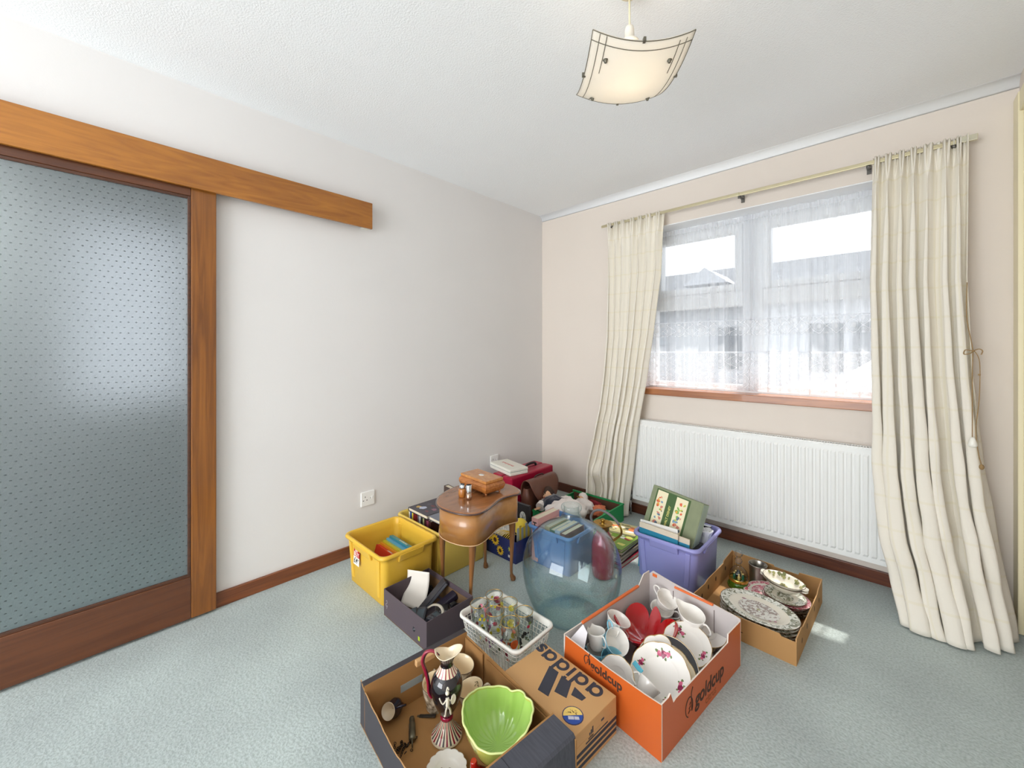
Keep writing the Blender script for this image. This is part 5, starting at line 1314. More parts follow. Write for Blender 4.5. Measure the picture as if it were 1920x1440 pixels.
BX = thing('black_case', 'black case with gold dots tucked in the front corner of the lilac crate', 'case', (1.462, -0.690, 0.10)); BX['label'] = 'black case half hidden under the green picture box'
MB().box(-0.02, -0.075, -0.088, 0.115, 0.095, 0.095).build('case_shell', M('black_leatherette', (34, 32, 36), 0.5, bump=0.1, bscale=200), BX, bevel=0.004)
m = MB()
for k in range(3): m.ball((0.02+0.025*k, -0.0755, 0.080), 0.003, 8, 5)
m.build('stud', M('aged_brass', (170, 134, 66), 0.3, 1.0), BX)
PB = thing('crumpled_bag', 'crumpled white plastic bag at the back of the lilac crate', 'bag', (1.565, -0.520, 0.185))
m = MB(); rnd = random.Random(9)
m.lathe([(0.001, -0.09), (0.03, -0.085), (0.032, -0.02), (0.028, 0.02), (0.036, 0.05), (0.031, 0.053), (0.001, 0.03)], 26, fn=lambda a, r, z: (r*(1+0.22*noise.noise(Vector((3*math.cos(a), 3*math.sin(a), z*40)))), z+0.012*noise.noise(Vector((2*math.cos(a), 2*math.sin(a), 3)))), smooth=False)
m.build('bag_film', M('white_film', (226, 228, 234), 0.3, coat=0.3), PB)
SB = thing('slim_box', 'slim white-edged black box at the back corner of the lilac crate', 'box', (1.455, -0.470, 0.03), (0, 0, 0))
MB().box(0, 0, 0, 0.115, 0.018, 0.205).build('carton', M('black_gloss_card', (40, 38, 42), 0.4), SB); MB().box(-0.001, -0.001, 0.2052, 0.116, 0.019, 0.2075).build('lid_edge', M('label_paper', (214, 222, 232), 0.5), SB)

# ---------------- blue crate, navy box and behind
T = book('pink book with black capital letters on its spine in the blue crate', 0.20, 0.24, 0.045, (206, 158, 156), (0.800, -1.070, 0.012), (0, 0, 0), None)
T.rotation_euler = Matrix(((0, 0, 1), (1, 0, 0), (0, 1, 0))).to_euler()
text('spine_lettering', 'T', 0.045, T, (-0.0006, 0.200, 0.0225), (PI/2, 0, -PI/2), M('ink_20', (20, 20, 22), 0.6), off=0.001).rotation_euler = Matrix(((0, 0, -1), (0, 1, 0), (1, 0, 0))).to_euler() if False else (PI/2, -PI/2, -PI/2)
cs = [((214, 176, 172), 'pale pink'), ((190, 170, 120), 'straw-coloured'), ((60, 120, 90), 'green'), ((170, 186, 206), 'pale blue'), ((120, 80, 70), 'russet')]
x = 0.850
for k, (c, nm) in enumerate(cs):
    T = book(nm+' hardback in the row of books inside the blue crate', 0.18, 0.205+0.008*(k % 2), 0.034, c, (x, -1.060, 0.012), (0, 0, 0), None, group='hardbacks inside the blue crate'); T.rotation_euler = Matrix(((0, 0, 1), (1, 0, 0), (0, 1, 0))).to_euler(); x += 0.036
T = thing('toy_ball', 'yellow ball in the navy flowered box', 'ball', (0.675, -1.030, 0.150)); MB().ball((0, 0, 0), 0.046, 24, 14).build('ball_skin', M('ball_yellow', (222, 196, 60), 0.35), T)
T = thing('tissue_paper', 'white tissue and yellow ribbon filling the navy flowered box', 'paper', (0.600, -1.070, 0.10))
m = MB(); rnd = random.Random(2)
m.grid(lambda u, w: (-0.095+0.12*u, -0.083+0.15*w, 0.018*noise.noise(Vector((u*5, w*5, 1)))+0.012*noise.noise(Vector((u*13, w*13, 4)))+0.010), 22, 22, smooth=False)
m.build('tissue_sheet', M('tissue_white', (222, 222, 218), 0.8), T, solid=0.0006)
m = MB(); 
for k in range(9): m.tube(smooth_path([(-0.02+0.014*k, -0.078, 0.014), (0.0+0.012*k, -0.05, 0.032), (0.02+0.009*k, 0.0, 0.016)], 5), 0.003, 5, flat=0.3)
m.build('ribbon', M('ribbon_yellow', (230, 196, 70), 0.5), T)
T = thing('paper_wrap', 'striped grey and yellow wrapping standing in the navy box beside the blue crate', 'paper', (0.742, -1.05, 0.03))
m = MB()
for k in range(7): m.k = k % 2; m.box(-0.012, -0.07+0.018*k, 0, -0.009, -0.052+0.018*k, 0.150+0.01*math.sin(k*2))
m.build('wrap_sheet', [M('wrap_grey', (176, 180, 170), 0.6), M('ribbon_yellow', (230, 196, 70), 0.5)], T)

# ---------------- dolls and clothes in the green tray
skin = M('doll_skin', (226, 178, 140), 0.45); hairm = M('doll_hair', (58, 38, 28), 0.7, bump=0.4, bscale=120); lace = M('white_lace_cloth', (232, 224, 220), 0.85, bump=0.3, bscale=150); nav = M('navy_velvet', (24, 28, 48), 0.8, sheen=0.5)
DL_ = thing('doll', 'dark-haired doll in white lace dress and navy bodice lying in the green tray', 'doll', (0.520, -0.575, 0.120), (0, 0, math.radians(-20)))
DL_.scale = (1.25, 1.25, 1.25)
m = MB(); m.ball((0, 0, 0.045), 0.032, 20, 14, (1, 0.92, 1.08))
m.tube([(0.018, -0.005, 0.032), (0.045, -0.012, 0.020)], 0.011, 10)
m.k = 1
for s in (-1, 1): m.ball((0.004+0.010*s*0.3, -0.029, 0.051+0.010*s), 0.0035, 8, 5)
m.k = 2; m.ball((0.014, -0.029, 0.043), 0.004, 8, 5, (1, .5, 1.4)); m.k = 0; m.ball((0.008, -0.031, 0.047), 0.0035, 8, 5)
m.build('head', [skin, M('eye_dark', (40, 28, 24), 0.2), M('lip_red', (190, 60, 56), 0.4)], DL_)
m = MB(); m.lathe([(0.001, 0.048), (0.020, 0.043), (0.036, 0.020), (0.040, -0.010), (0.034, -0.034), (0.012, -0.042)], 26, (-0.012, 0.008, 0.045), fn=lambda a, r, z: (r*(1+0.10*math.sin(a*7+z*80)), z)); m.build('hair', hairm, DL_)
def cloth_blob(m, c, r, sc3, seed, n=30, mm=18, amp=0.16):
    rs = []
    for j in range(mm+1):
        q = PI*j/mm; ring = []
        for k in range(n):
            a = 2*PI*k/n; d = Vector((math.sin(q)*math.cos(a), math.sin(q)*math.sin(a), -math.cos(q)))
            f = 1+amp*noise.noise(d*2.2+Vector((seed, 0, 0)))+amp*0.5*math.sin(9*a+seed)*math.sin(q)
            ring.append((c[0]+d.x*r*sc3[0]*f, c[1]+d.y*r*sc3[1]*f, c[2]+d.z*r*sc3[2]*f))
        rs.append(ring)
    m.rings(rs, True, True, True)
m = MB(); cloth_blob(m, (0.088, -0.012, 0.030), 0.064, (0.9, 1.0, 0.72), 2); m.build('bodice', nav, DL_)
m = MB(); cloth_blob(m, (0.190, -0.010, 0.014), 0.100, (0.85, 1.1, 0.66), 7, amp=0.22); m.build('skirt', lace, DL_)
for y0, y1 in ((-0.035, -0.090), (0.045, 0.105)):
    m = MB(); m.tube(smooth_path([(0.060, y0, 0.030), (0.055, (y0+y1)/2, 0.030), (0.070, y1, 0.020)], 6), [0.018]*7+[0.024]*3+[0.026]*3, 12); m.build('sleeve', lace, DL_)
    m = MB(); m.ball((0.072, y1+(0.012 if y1 > 0 else -0.012), 0.016), 0.010, 10, 7, (1, 1.4, 0.7))
    for f in range(4): m.tube([(0.066+0.004*f, y1+(0.020 if y1 > 0 else -0.020), 0.016), (0.064+0.005*f, y1+(0.034 if y1 > 0 else -0.034), 0.013)], 0.0022, 5)
    m.build('hand', skin, DL_)
MB().tube([(0.025, -0.045, 0.040), (0.05, -0.05, 0.047), (0.06, -0.03, 0.052), (0.045, 0.0, 0.055), (0.03, 0.03, 0.050)], 0.009, 8, flat=0.5).build('collar', lace, DL_)
BN = thing('baby_doll', 'baby doll in a white bonnet lying behind the dark-haired doll', 'doll', (0.640, -0.330, 0.085), (0, 0, math.radians(-30)))
m = MB(); m.ball((0, 0, 0.030), 0.028, 18, 12)
m.k = 1
for s in (-1, 1): m.ball((s*0.010, -0.024, 0.038), 0.003, 8, 5)
m.build('head', [skin, M('eye_dark', (40, 28, 24), 0.2)], BN)
m = MB(); cloth_blob(m, (-0.01, 0.02, 0.034), 0.040, (1, 0.8, 1), 4, amp=0.1); m.build('bonnet', lace, BN)
m = MB(); cloth_blob(m, (0.085, -0.02, 0.018), 0.075, (1.15, 0.8, 0.6), 11, amp=0.2); m.build('gown', lace, BN)
m = MB()
for q in ((-0.006, -0.028, 0.052), (0.012, -0.026, 0.056)): m.ball(q, 0.006, 10, 6)
m.build('gold_bow', M('aged_brass', (170, 134, 66), 0.3, 1.0), BN)
OC = thing('doll_clothing', 'folded orange doll dress in the green tray next to the white gown', 'clothes', (0.790, -0.350, 0.055))
m = MB(); cloth_blob(m, (0, 0, 0.02), 0.062, (0.8, 1.1, 0.62), 15, amp=0.25); m.build('cloth_fold', M('orange_cloth', (216, 124, 88), 0.85), OC)
OC = thing('doll_clothing', 'dark red knitted scrap lying at the back of the green tray', 'clothes', (0.700, -0.255, 0.060))
m = MB(); cloth_blob(m, (0, 0, 0.015), 0.045, (1.5, 0.5, 0.7), 19, amp=0.2); m.build('cloth_fold', M('dark_red_cloth', (130, 36, 44), 0.9, bump=0.4, bscale=200), OC)
T = thing('wicker_toy', 'small brown furry toy in the front corner of the green tray', 'toy', (0.690, -0.655, 0.070)); T.name = 'furry_toy'
m = MB(); cloth_blob(m, (0, 0, 0), 0.032, (1.1, 0.9, 0.9), 3, amp=0.1); m.build('fur', M('brown_fur', (120, 84, 52), 0.95, bump=0.8, bscale=160), T)
# ================================================================ contents of the open boxes near the camera
blk = M('black_plastic', (28, 28, 30), 0.4); blk2 = M('charcoal_plastic', (52, 52, 58), 0.35); gry = M('grey_plastic', (96, 98, 104), 0.35)
# ---- dark shoe box: leaflet, long black cases, handsets, leads
T = thing('leaflet', 'white folded leaflet curling over the edge of the dark box', 'leaflet', (0.700, -1.810, 0.015), (0, 0, math.radians(30))); T.scale = (0.95, 1.2, 0.94)
m = MB(); m.grid(lambda u, w: (-0.060+0.120*u, 0.020+0.060*w+0.020*math.sin(w*PI)*1.0, 0.010+0.130*w-0.02*(1-w)*u), 10, 12)
m.build('paper_sheet', M('leaflet_paper', (232, 226, 216), 0.6), T, solid=0.0012)
T = thing('black_case', 'long slim black case leaning in the dark box behind the leaflet', 'case', (0.735, -1.775, 0.010), (math.radians(-48), 0, math.radians(-18)))
MB().box(-0.020, -0.010, 0, 0.022, 0.012, 0.165).build('case_shell', blk2, T, bevel=0.004); MB().box(0.020, -0.004, 0.004, 0.0235, 0.006, 0.160).build('edge_strip', gry, T)
T = thing('black_case', 'second black case lying further right in the dark box', 'case', (0.790, -1.770, 0.010), (math.radians(-62), 0, math.radians(-20)))
MB().box(-0.024, -0.012, 0, 0.022, 0.014, 0.150).build('case_shell', M('purple_black', (36, 30, 44), 0.4), T, bevel=0.005)
def gadget(label, loc, rot, w, d, h, scr=True, mat=blk2):
    T = thing('camera_gadget', label, 'gadget', loc, rot); T.name = 'electronic_gadget'
    MB().box(-w, -d, 0, w, d, h).build('casing', mat, T, bevel=0.006, seg=3)
    if scr: MB().box(-w*0.7, -d*0.1, h, w*0.7, d*0.75, h+0.0008).build('screen', M('screen_slate', (70, 84, 92), 0.1), T)
    m = MB()
    for k in range(4): m.lathe([(0.004, 0), (0.004, 0.002), (0.001, 0.0025)], 10, (-w*0.6+w*0.4*k, -d*0.55, h-0.0005), cap1=True)
    m.build('button', gry, T)
    return T
gadget('black handset lying by the front corner of the dark box', (0.850, -1.846, 0.058), (math.radians(24), math.radians(-8), math.radians(38)), 0.022, 0.048, 0.020)
gadget('dark grey handset crossing under the leaflet corner in the dark box', (0.780, -1.846, 0.046), (math.radians(10), math.radians(14), math.radians(-30)), 0.020, 0.030, 0.022)
gadget('grey-screened gadget at the right of the dark box by the basket', (0.905, -1.815, 0.060), (math.radians(-12), math.radians(12), math.radians(20)), 0.028, 0.040, 0.026, mat=M('slate_plastic', (66, 68, 76), 0.3))
gadget('black charger block under the pale strap in the dark box', (0.860, -1.745, 0.030), (0, 0, math.radians(50)), 0.030, 0.034, 0.036, scr=False, mat=blk)
T = thing('strap', 'pale grey curved strap lying over the gadgets in the dark box', 'strap', (0.880, -1.790, 0.090))
MB().tube(smooth_path([(-0.050, -0.016, -0.012), (-0.030, 0.004, 0.006), (0.0, 0.014, 0.014), (0.028, 0.014, 0.008), (0.040, 0.006, -0.008)], 7), 0.0062, 8, flat=0.55).build('band', M('strap_grey', (176, 168, 152), 0.6), T)
for lab, c, s in (('coiled black lead at the back right of the dark box', (0.905, -1.700, 0.030), 3), ('tangled black lead along the left of the dark box', (0.660, -1.690, 0.008), 8)):
    T = thing('cable', lab, 'cable', c); rnd = random.Random(s); P = []
    for k in range(22): P.append((0.026*math.cos(k*0.95)*rnd.uniform(.7, 1.1), 0.034*math.sin(k*0.95)*rnd.uniform(.7, 1.1), 0.0025*k))
    MB().tube(smooth_path(P, 5), 0.0032, 7).build('lead', blk, T)
    MB().box(-0.010, -0.03, 0.055, 0.010, -0.004, 0.068).build('plug', blk, T, bevel=0.003)

# ---- drinking glasses in the basket
gls = thin_glass('tumbler_glass', (253, 254, 253), (228, 234, 232), 0.9, 0.02)
gold = M('gold_rim', (214, 172, 84), 0.25, 0.9)
gm = [M('print_%s' % n, c, 0.4) for n, c in (('pink', (226, 112, 140)), ('yellow', (232, 214, 40)), ('violet', (172, 110, 186)), ('orange', (226, 100, 44)), ('black', (34, 34, 36)), ('wine', (150, 40, 62)), ('moss', (90, 110, 60)), ('cream', (236, 230, 206)))]
def tumbler(label, x, y, tilt, seed, main):
    T = thing('drinking_glass', label, 'glass', (x, y, 0.0220), tilt, 'gold-rimmed painted glasses in the basket')
    R, H = 0.036, 0.152
    MB().lathe([(0.0008, 0.0), (0.026, 0.0), (0.028, 0.003), (R*0.9, H*0.5), (R, H), (R-0.0013, H), (R*0.9-0.0013, H*0.5), (0.0265, 0.009), (0.0008, 0.008)], 36).build('glass_wall', gls, T)
    MB().tube([(R*math.cos(2*PI*k/40), R*math.sin(2*PI*k/40), H-0.0005) for k in range(40)], 0.0011, 5, closed=True).build('gold_rim', gold, T)
    rnd = random.Random(seed); m = MB()
    def wallpt(a, z): r = 0.028+(R-0.028)*(z/H)+0.0006; return (r*math.cos(a), r*math.sin(a), z)
    for k in range(22):
        a = rnd.uniform(0, 2*PI); z = rnd.uniform(0.018, H-0.022); s = rnd.uniform(0.004, 0.010) if k > 4 else rnd.uniform(0.012, 0.018); n = rnd.choice((3, 6, 8)); q0 = rnd.uniform(0, 3)
        m.k = main if k < 5 else rnd.choice((main, 4, 6, 5, 1, 7))
        m.F([m.V(wallpt(a+s*math.cos(q0+2*PI*q/n)/0.034, z+s*math.sin(q0+2*PI*q/n))) for q in range(n)])
    m.k = 4
    for k in range(5):
        a = rnd.uniform(0, 2*PI); z = rnd.uniform(0.03, H-0.04)
        m.tube([wallpt(a+0.5*t_+0.3*math.sin(t_*5), z+0.03*t_) for t_ in [q/8 for q in range(9)]], 0.0006, 4)
    m.build('painted_pattern', gm, T); return T
GX, GY = (1.088, 1.170, 1.252), (-1.712, -1.628)
tumbler('gold-rimmed glass with pink shapes, at the end of the basket nearest the dark box', 1.088, -1.714, (math.radians(2), math.radians(-4), 0), 1, 0)
tumbler('gold-rimmed glass with wine-red shapes in the far corner of the basket, towards the sewing table', 1.085, -1.630, (0, math.radians(-3), 1), 2, 5)
tumbler('gold-rimmed glass with yellow star shapes at the middle of the far basket side', 1.168, -1.628, (math.radians(-3), 0, 2), 3, 1)
tumbler('gold-rimmed glass with violet shapes at the middle of the near side of the basket', 1.170, -1.712, (0, math.radians(3), 3), 4, 2)
tumbler('gold-rimmed glass with black triangles in the basket corner nearest the carboy', 1.248, -1.628, (0, math.radians(2), 4), 5, 4)
tumbler('gold-rimmed glass with orange shapes in the basket corner next to the logo shoe box', 1.252, -1.708, (math.radians(2), math.radians(2), 5), 6, 3)

# ---- brown tray: ewer, three mugs, leaf bowl, small jug, whistle, chain, dish
EW = thing('ewer', 'tall black ewer with white classical figure and striped foot', 'ewer', (1.300, -2.052, 0.0055), math.radians(43))
eb = M('black_glaze', (22, 20, 26), 0.08, coat=0.8); ec = M('cream_glaze', (226, 212, 186), 0.2, coat=0.5); er = M('claret_glaze', (140, 24, 52), 0.2, coat=0.5); ed = M('grey_glaze', (70, 66, 66), 0.3)
m = MB(); fprof = [(0.0008, 0.002), (0.040, 0.002), (0.046, 0.0), (0.048, 0.004), (0.046, 0.009), (0.034, 0.022), (0.022, 0.040), (0.015, 0.058)]
n = 48
for (ra, za), (rb, zb) in zip(fprof, fprof[1:]):
    for k in range(n):
        a0, a1 = 2*PI*k/n, 2*PI*(k+1)/n
        m.k = 0 if zb <= 0.0095 else (1 if k % 4 == 1 else (2 if k % 4 == 3 else 0))
        m.F([m.V((r*math.cos(a), r*math.sin(a), z)) for r, z, a in ((ra, za, a0), (ra, za, a1), (rb, zb, a1), (rb, zb, a0))], True)
m.build('striped_foot', [ec, er, ed], EW)
MB().lathe([(0.015, 0.056), (0.019, 0.058), (0.020, 0.064), (0.017, 0.068)], 32).build('claret_ring', er, EW)
body_ = smooth_path([(0.016, 0, 0.067), (0.022, 0, 0.078), (0.036, 0, 0.105), (0.047, 0, 0.140), (0.049, 0, 0.165), (0.042, 0, 0.188), (0.030, 0, 0.202)], 4)
MB().lathe([(p.x, p.z) for p in body_], 40).build('black_body', eb, EW)
m = MB(); col_ = [(0.0325, 0.199), (0.026, 0.208), (0.0195, 0.222)]
for (ra, za), (rb, zb) in zip(col_, col_[1:]):
    for k in range(n):
        a0, a1 = 2*PI*k/n, 2*PI*(k+1)/n; m.k = 0 if k % 3 else 1
        m.F([m.V((r*math.cos(a), r*math.sin(a), z)) for r, z, a in ((ra+.0004, za, a0), (ra+.0004, za, a1), (rb+.0004, zb, a1), (rb+.0004, zb, a0))], True)
m.build('striped_collar', [ec, er], EW)
def lipfn(a, r, z):
    k = max(0, (z-0.228)/0.042)
    return (r*(1+k*(0.55*max(0, math.cos(a))**2+0.15*max(0, -math.cos(a))-0.18*abs(math.sin(a)))), z-0.016*k*abs(math.sin(a))+0.010*k*max(0, math.cos(a)))
MB().lathe([(0.0195, 0.221), (0.0185, 0.230), (0.021, 0.242), (0.027, 0.256), (0.0325, 0.268)], 40, fn=lipfn).build('neck', eb, EW)
MB().lathe([(0.0315, 0.268), (0.026, 0.256), (0.020, 0.242), (0.017, 0.228), (0.0008, 0.222)], 40, fn=lipfn).build('cream_throat', ec, EW)
P = [lipfn(2*PI*k/48, 0.0322, 0.268)+(2*PI*k/48,) for k in range(48)]
MB().tube([(r*math.cos(a), r*math.sin(a), z+0.0008) for r, z, a in P], 0.0013, 5, closed=True).build('lip_line', ec, EW)
hh_ = smooth_path([(-0.028, 0, 0.252), (-0.044, 0, 0.264), (-0.066, 0, 0.258), (-0.076, 0, 0.232), (-0.066, 0, 0.200), (-0.058, 0, 0.165), (-0.056, 0, 0.135), (-0.046, 0, 0.118)], 6)
MB().tube(hh_, [0.0048+0.0022*math.sin(PI*k/(len(hh_)-1)) for k in range(len(hh_))], 10, flat=0.7).build('handle', er, EW)
MB().tube([p+Vector((0.0052, 0, -0.002)) for p in hh_], 0.0022, 6).build('handle_line', eb, EW)
# the white figure, low relief on the side that faces the room's middle
m = MB()
def bp_(a, z, o=0.0012):
    r = 0.02
    for p, q in zip(body_, body_[1:]):
        if p.z <= z <= q.z: r = p.x+(q.x-p.x)*(z-p.z)/(q.z-p.z)
    return ((r+o)*math.cos(a), (r+o)*math.sin(a), z)
A0 = math.radians(-78)
def limb(pts, w): m.tube(smooth_path([bp_(A0+da, z) for da, z in pts], 4), w, 6)
limb([(0.0, 0.160), (0.02, 0.148), (0.0, 0.132)], 0.0055); limb([(0.0, 0.132), (-0.10, 0.112), (-0.16, 0.092), (-0.28, 0.086)], 0.0030); limb([(0.05, 0.132), (0.22, 0.115), (0.30, 0.100), (0.38, 0.092)], 0.0032)
limb([(-0.05, 0.156), (-0.28, 0.140), (-0.48, 0.158)], 0.0020); limb([(0.06, 0.156), (0.22, 0.150), (0.30, 0.162)], 0.0022)
q = bp_(A0+0.0, 0.173); m.ball(q, 0.0062, 12, 8); limb([(-0.05, 0.178), (0.02, 0.186), (0.10, 0.180)], 0.0022)
for k in range(14): pass
I = [m.V(bp_(A0+0.36+0.17*math.cos(2*PI*k/18), 0.150+0.017*math.sin(2*PI*k/18), 0.0022)) for k in range(18)]; m.F(I)
m.build('white_figure', M('relief_white', (222, 216, 198), 0.35), EW)

mugb = M('brown_print_glaze', (128, 112, 92), 0.2, coat=0.5, var=0.5, vscale=60, col2=(226, 214, 190)); mugi = M('cream_inside', (232, 212, 176), 0.2, coat=0.5)
def mug(label, loc, rot, R=0.044, H=0.088, hand=True):
    T = thing('mug', label, 'mug', loc, rot, 'three printed mugs in the brown tray')
    prf = [(0.0008, 0.003), (R*0.62, 0.002), (R*0.66, 0.0), (R*0.70, 0.003), (R*0.66, 0.012), (R*0.80, 0.030), (R*0.93, 0.060), (R, H)]
    MB().lathe(prf, 36).build('mug_wall', mugb, T)
    MB().lathe([(R, H), (R-0.0012, H+0.0008), (R-0.0032, H-0.001), (R*0.93-0.003, 0.060), (R*0.78-0.003, 0.032), (0.015, 0.016), (0.0008, 0.015)], 36).build('cream_lining', mugi, T)
    MB().tube([(R*math.cos(2*PI*k/36), R*math.sin(2*PI*k/36), H) for k in range(36)], 0.0012, 5, closed=True).build('brown_rim', M('brown_line', (84, 60, 40), 0.3), T)
    m = MB(); rnd = random.Random(int(R*1e4)+len(label))
    for k in range(12):
        a = 0.9+rnd.uniform(-0.3, 0.3); z = H-0.022+rnd.uniform(-0.012, 0.012); r = R*0.955-0.0042
        m.F([m.V(((r-0.001)*math.cos(a+0.05*math.cos(q)), (r-0.001)*math.sin(a+0.05*math.cos(q)), z+0.0025*math.sin(q))) for q in (0, 1.2, 2.4, 3.6, 4.8)])
    m.build('inside_print', M('inside_print', (120, 116, 84), 0.4), T)
    if hand: MB().tube(smooth_path([(R*0.92, 0, H*0.80), (R*1.35, 0, H*0.84), (R*1.52, 0, H*0.58), (R*1.25, 0, H*0.30), (R*0.84, 0, H*0.36)], 6), 0.0035, 7).build('handle', mugb, T)
    return T
mug('printed mug half hidden behind the black ewer', (1.188, -2.012, 0.006), (0, math.radians(-6), math.radians(150)), 0.046)
mug('printed mug in the far corner of the brown tray, tallest of the three', (1.196, -1.932, 0.006), tilt(0.72, 0.5, 9, 150), 0.047, 0.105)
mug('printed mug between the leaf bowl and the tray corner mug', (1.308, -1.940, 0.008), tilt(-0.72, -0.69, 12, 60), 0.043)

# green leaf bowl
LBW = thing('leaf_bowl', 'lime green leaf-shaped pottery bowl with red feet', 'bowl', (1.465, -1.992, 0.008), math.radians(38))
LBW.scale = (1.17, 1.17, 1.08)
lg1 = M('lime_glaze', (150, 188, 84), 0.12, coat=0.7, var=0.22, vscale=5, col2=(172, 204, 112)); lg2 = M('leaf_glaze_outside', (112, 158, 66), 0.2, coat=0.5, var=0.4, vscale=9, col2=(196, 190, 96)); lrd = M('red_glaze', (176, 34, 26), 0.15, coat=0.6)
def heart(a): # outline radius of the leaf, point towards the camera, notch at the back
    return 0.088*(1+0.10*math.cos(a-PI/2)*0-0.10*math.exp(-((a-PI/2+0.35)/0.16)**2)-0.07*math.exp(-((a-PI/2+0.95)/0.14)**2)+0.11*math.exp(-((((a+PI/2+PI) % (2*PI))-PI)/0.55)**2))*(1+0.010*math.sin(9*a)+0.008*math.sin(19*a+1))
def leafsurf(off_):
    def f(u, w):
        a = -PI+2*PI*u+1e-4; R = heart(a)*(0.995 if off_ else 1)
        r = R*(w**0.62); z = 0.034+0.092*(w**2.6)+(off_ or 0)*(1 if w < 0.98 else 0)
        z += 0.0016*math.sin(22*a)*w*(1-w)*4*(1 if not off_ else 0.4)
        z += 0.010*w**3*math.cos(2*a)
        return (r*math.cos(a), r*math.sin(a), z)
    return f
MB().grid(leafsurf(0), 90, 20, cu=False).build('bowl_inside', lg1, LBW)
MB().grid(leafsurf(-0.005), 90, 20, cu=False).build('bowl_outside', lg2, LBW)
P = [leafsurf(0)(k/90, 1.0) for k in range(90)]
MB().tube([(x, y, z-0.001) for x, y, z in P], 0.0026, 6, closed=True).build('rim_edge', M('rim_pale_green', (214, 226, 150), 0.2, coat=0.5), LBW)
m = MB()
for a in (-PI/2-0.5, -PI/2+0.45): m.tube(smooth_path([(0.094*math.cos(a), 0.094*math.sin(a), 0.078), (0.088*math.cos(a), 0.088*math.sin(a), 0.050), (0.066*math.cos(a+.1), 0.050*math.sin(a+.1), 0.014)], 4), [0.007, 0.008, 0.009, 0.010, 0.010, 0.011, 0.010, 0.009, 0.008], 8)
m.build('red_leaf', lrd, LBW)
for a in (-PI/2, PI/6, 5*PI/6):
    MB().tube(smooth_path([(0.020*math.cos(a), 0.020*math.sin(a), 0.014), (0.044*math.cos(a), 0.044*math.sin(a), 0.014), (0.052*math.cos(a), 0.052*math.sin(a), 0.006)], 5), [0.012]*4+[0.010]*4+[0.006]*3, 9).build('foot', lrd, LBW)
# small blue-black jug on its side
SJ = thing('miniature_jug', 'tiny blue-black jug with cream mouth lying in the brown tray', 'jug', (1.120, -2.130, 0.032), (math.radians(62), 0, math.radians(28))); SJ.scale = (1.3, 1.3, 1.3)
MB().lathe([(0.0008, -0.030), (0.012, -0.030), (0.010, -0.024), (0.020, -0.010), (0.021, 0.002), (0.012, 0.016), (0.018, 0.028)], 28).build('jug_body', M('cobalt_black', (16, 18, 44), 0.08, coat=0.8), SJ)
MB().lathe([(0.018, 0.028), (0.0165, 0.028), (0.010, 0.012), (0.0008, 0.004)], 28).build('cream_mouth', ec, SJ)
MB().tube(smooth_path([(0.012, 0.006, 0.018), (0.026, 0.012, 0.016), (0.030, 0.012, 0.0), (0.020, 0.008, -0.010)], 5), 0.003, 7).build('handle', M('cobalt_black', (16, 18, 44), 0.08), SJ)
WH = thing('metal_whistle', 'short tarnished metal tube with end ring in the brown tray', 'tube', (1.216, -2.122, 0.0155), (0, PI/2, math.radians(-32))); WH.scale = (1.25, 1.25, 1.25)
old = M('tarnished_steel', (126, 122, 104), 0.4, 0.8, var=0.3, vscale=40)
MB().lathe([(0.0008, -0.036), (0.006, -0.036), (0.007, -0.030), (0.006, -0.020), (0.008, -0.018), (0.0085, 0.020), (0.0075, 0.026), (0.0008, 0.026)], 20).build('tube_body', old, WH)
MB().tube([(0.0075*math.cos(2*PI*k/20), 0, 0.034+0.0075*math.sin(2*PI*k/20)) for k in range(20)], 0.0016, 6, closed=True).build('end_ring', old, WH)
CH = thing('metal_chain', 'small heap of dark metal chain in the brown tray', 'chain', (1.238, -2.178, 0.0065))
m = MB(); rnd = random.Random(12)
for k in range(46):
    c = Vector((rnd.gauss(0, 0.011), rnd.gauss(0, 0.014), 0.003+abs(rnd.gauss(0, 0.005)))) if k > 8 else Vector((0.002-0.002*k*0, 0.016+0.005*k, 0.003)); R3 = Euler((rnd.uniform(0, 3), rnd.uniform(0, 3), rnd.uniform(0, 3))).to_matrix()
    m.tube([c+R3 @ Vector((0.0042*math.cos(2*PI*q/10), 0.0026*math.sin(2*PI*q/10), 0)) for q in range(10)], 0.0009, 5, closed=True)
cho = m.build('chain_links', M('dark_chain', (58, 50, 44), 0.4, 0.8), CH)
DK = thing('knife', 'narrow dark strip of a knife lying behind the ewer in the brown tray', 'knife', (1.208, -2.050, 0.007), (0, math.radians(-6), math.radians(38)))
MB().box(-0.035, -0.006, 0, 0.02, 0.006, 0.004).build('handle', M('dark_horn', (46, 40, 34), 0.4), DK, bevel=0.0015); MB().box(-0.052, -0.004, 0.001, -0.035, 0.004, 0.0025).build('blade', old, DK)
plate('trinket_dish', 'white scalloped china dish with brown print in the brown tray, at the picture edge', 0.056, 0.016, (1.392, -2.122, 0.0065), (0, 0, 0), scallop=(14, 0.07), cat='dish', rim=None,
      extra=lambda m, zf, rnd: [(setattr(m, 'k', 4), on(m, zf, rnd.gauss(0, 0.010), rnd.gauss(0, 0.008), rnd.uniform(0.002, 0.005), 6, 0.3, rnd)) for k in range(16)], mats=[M('brown_transfer', (136, 96, 70), 0.3)], foot=0.6)

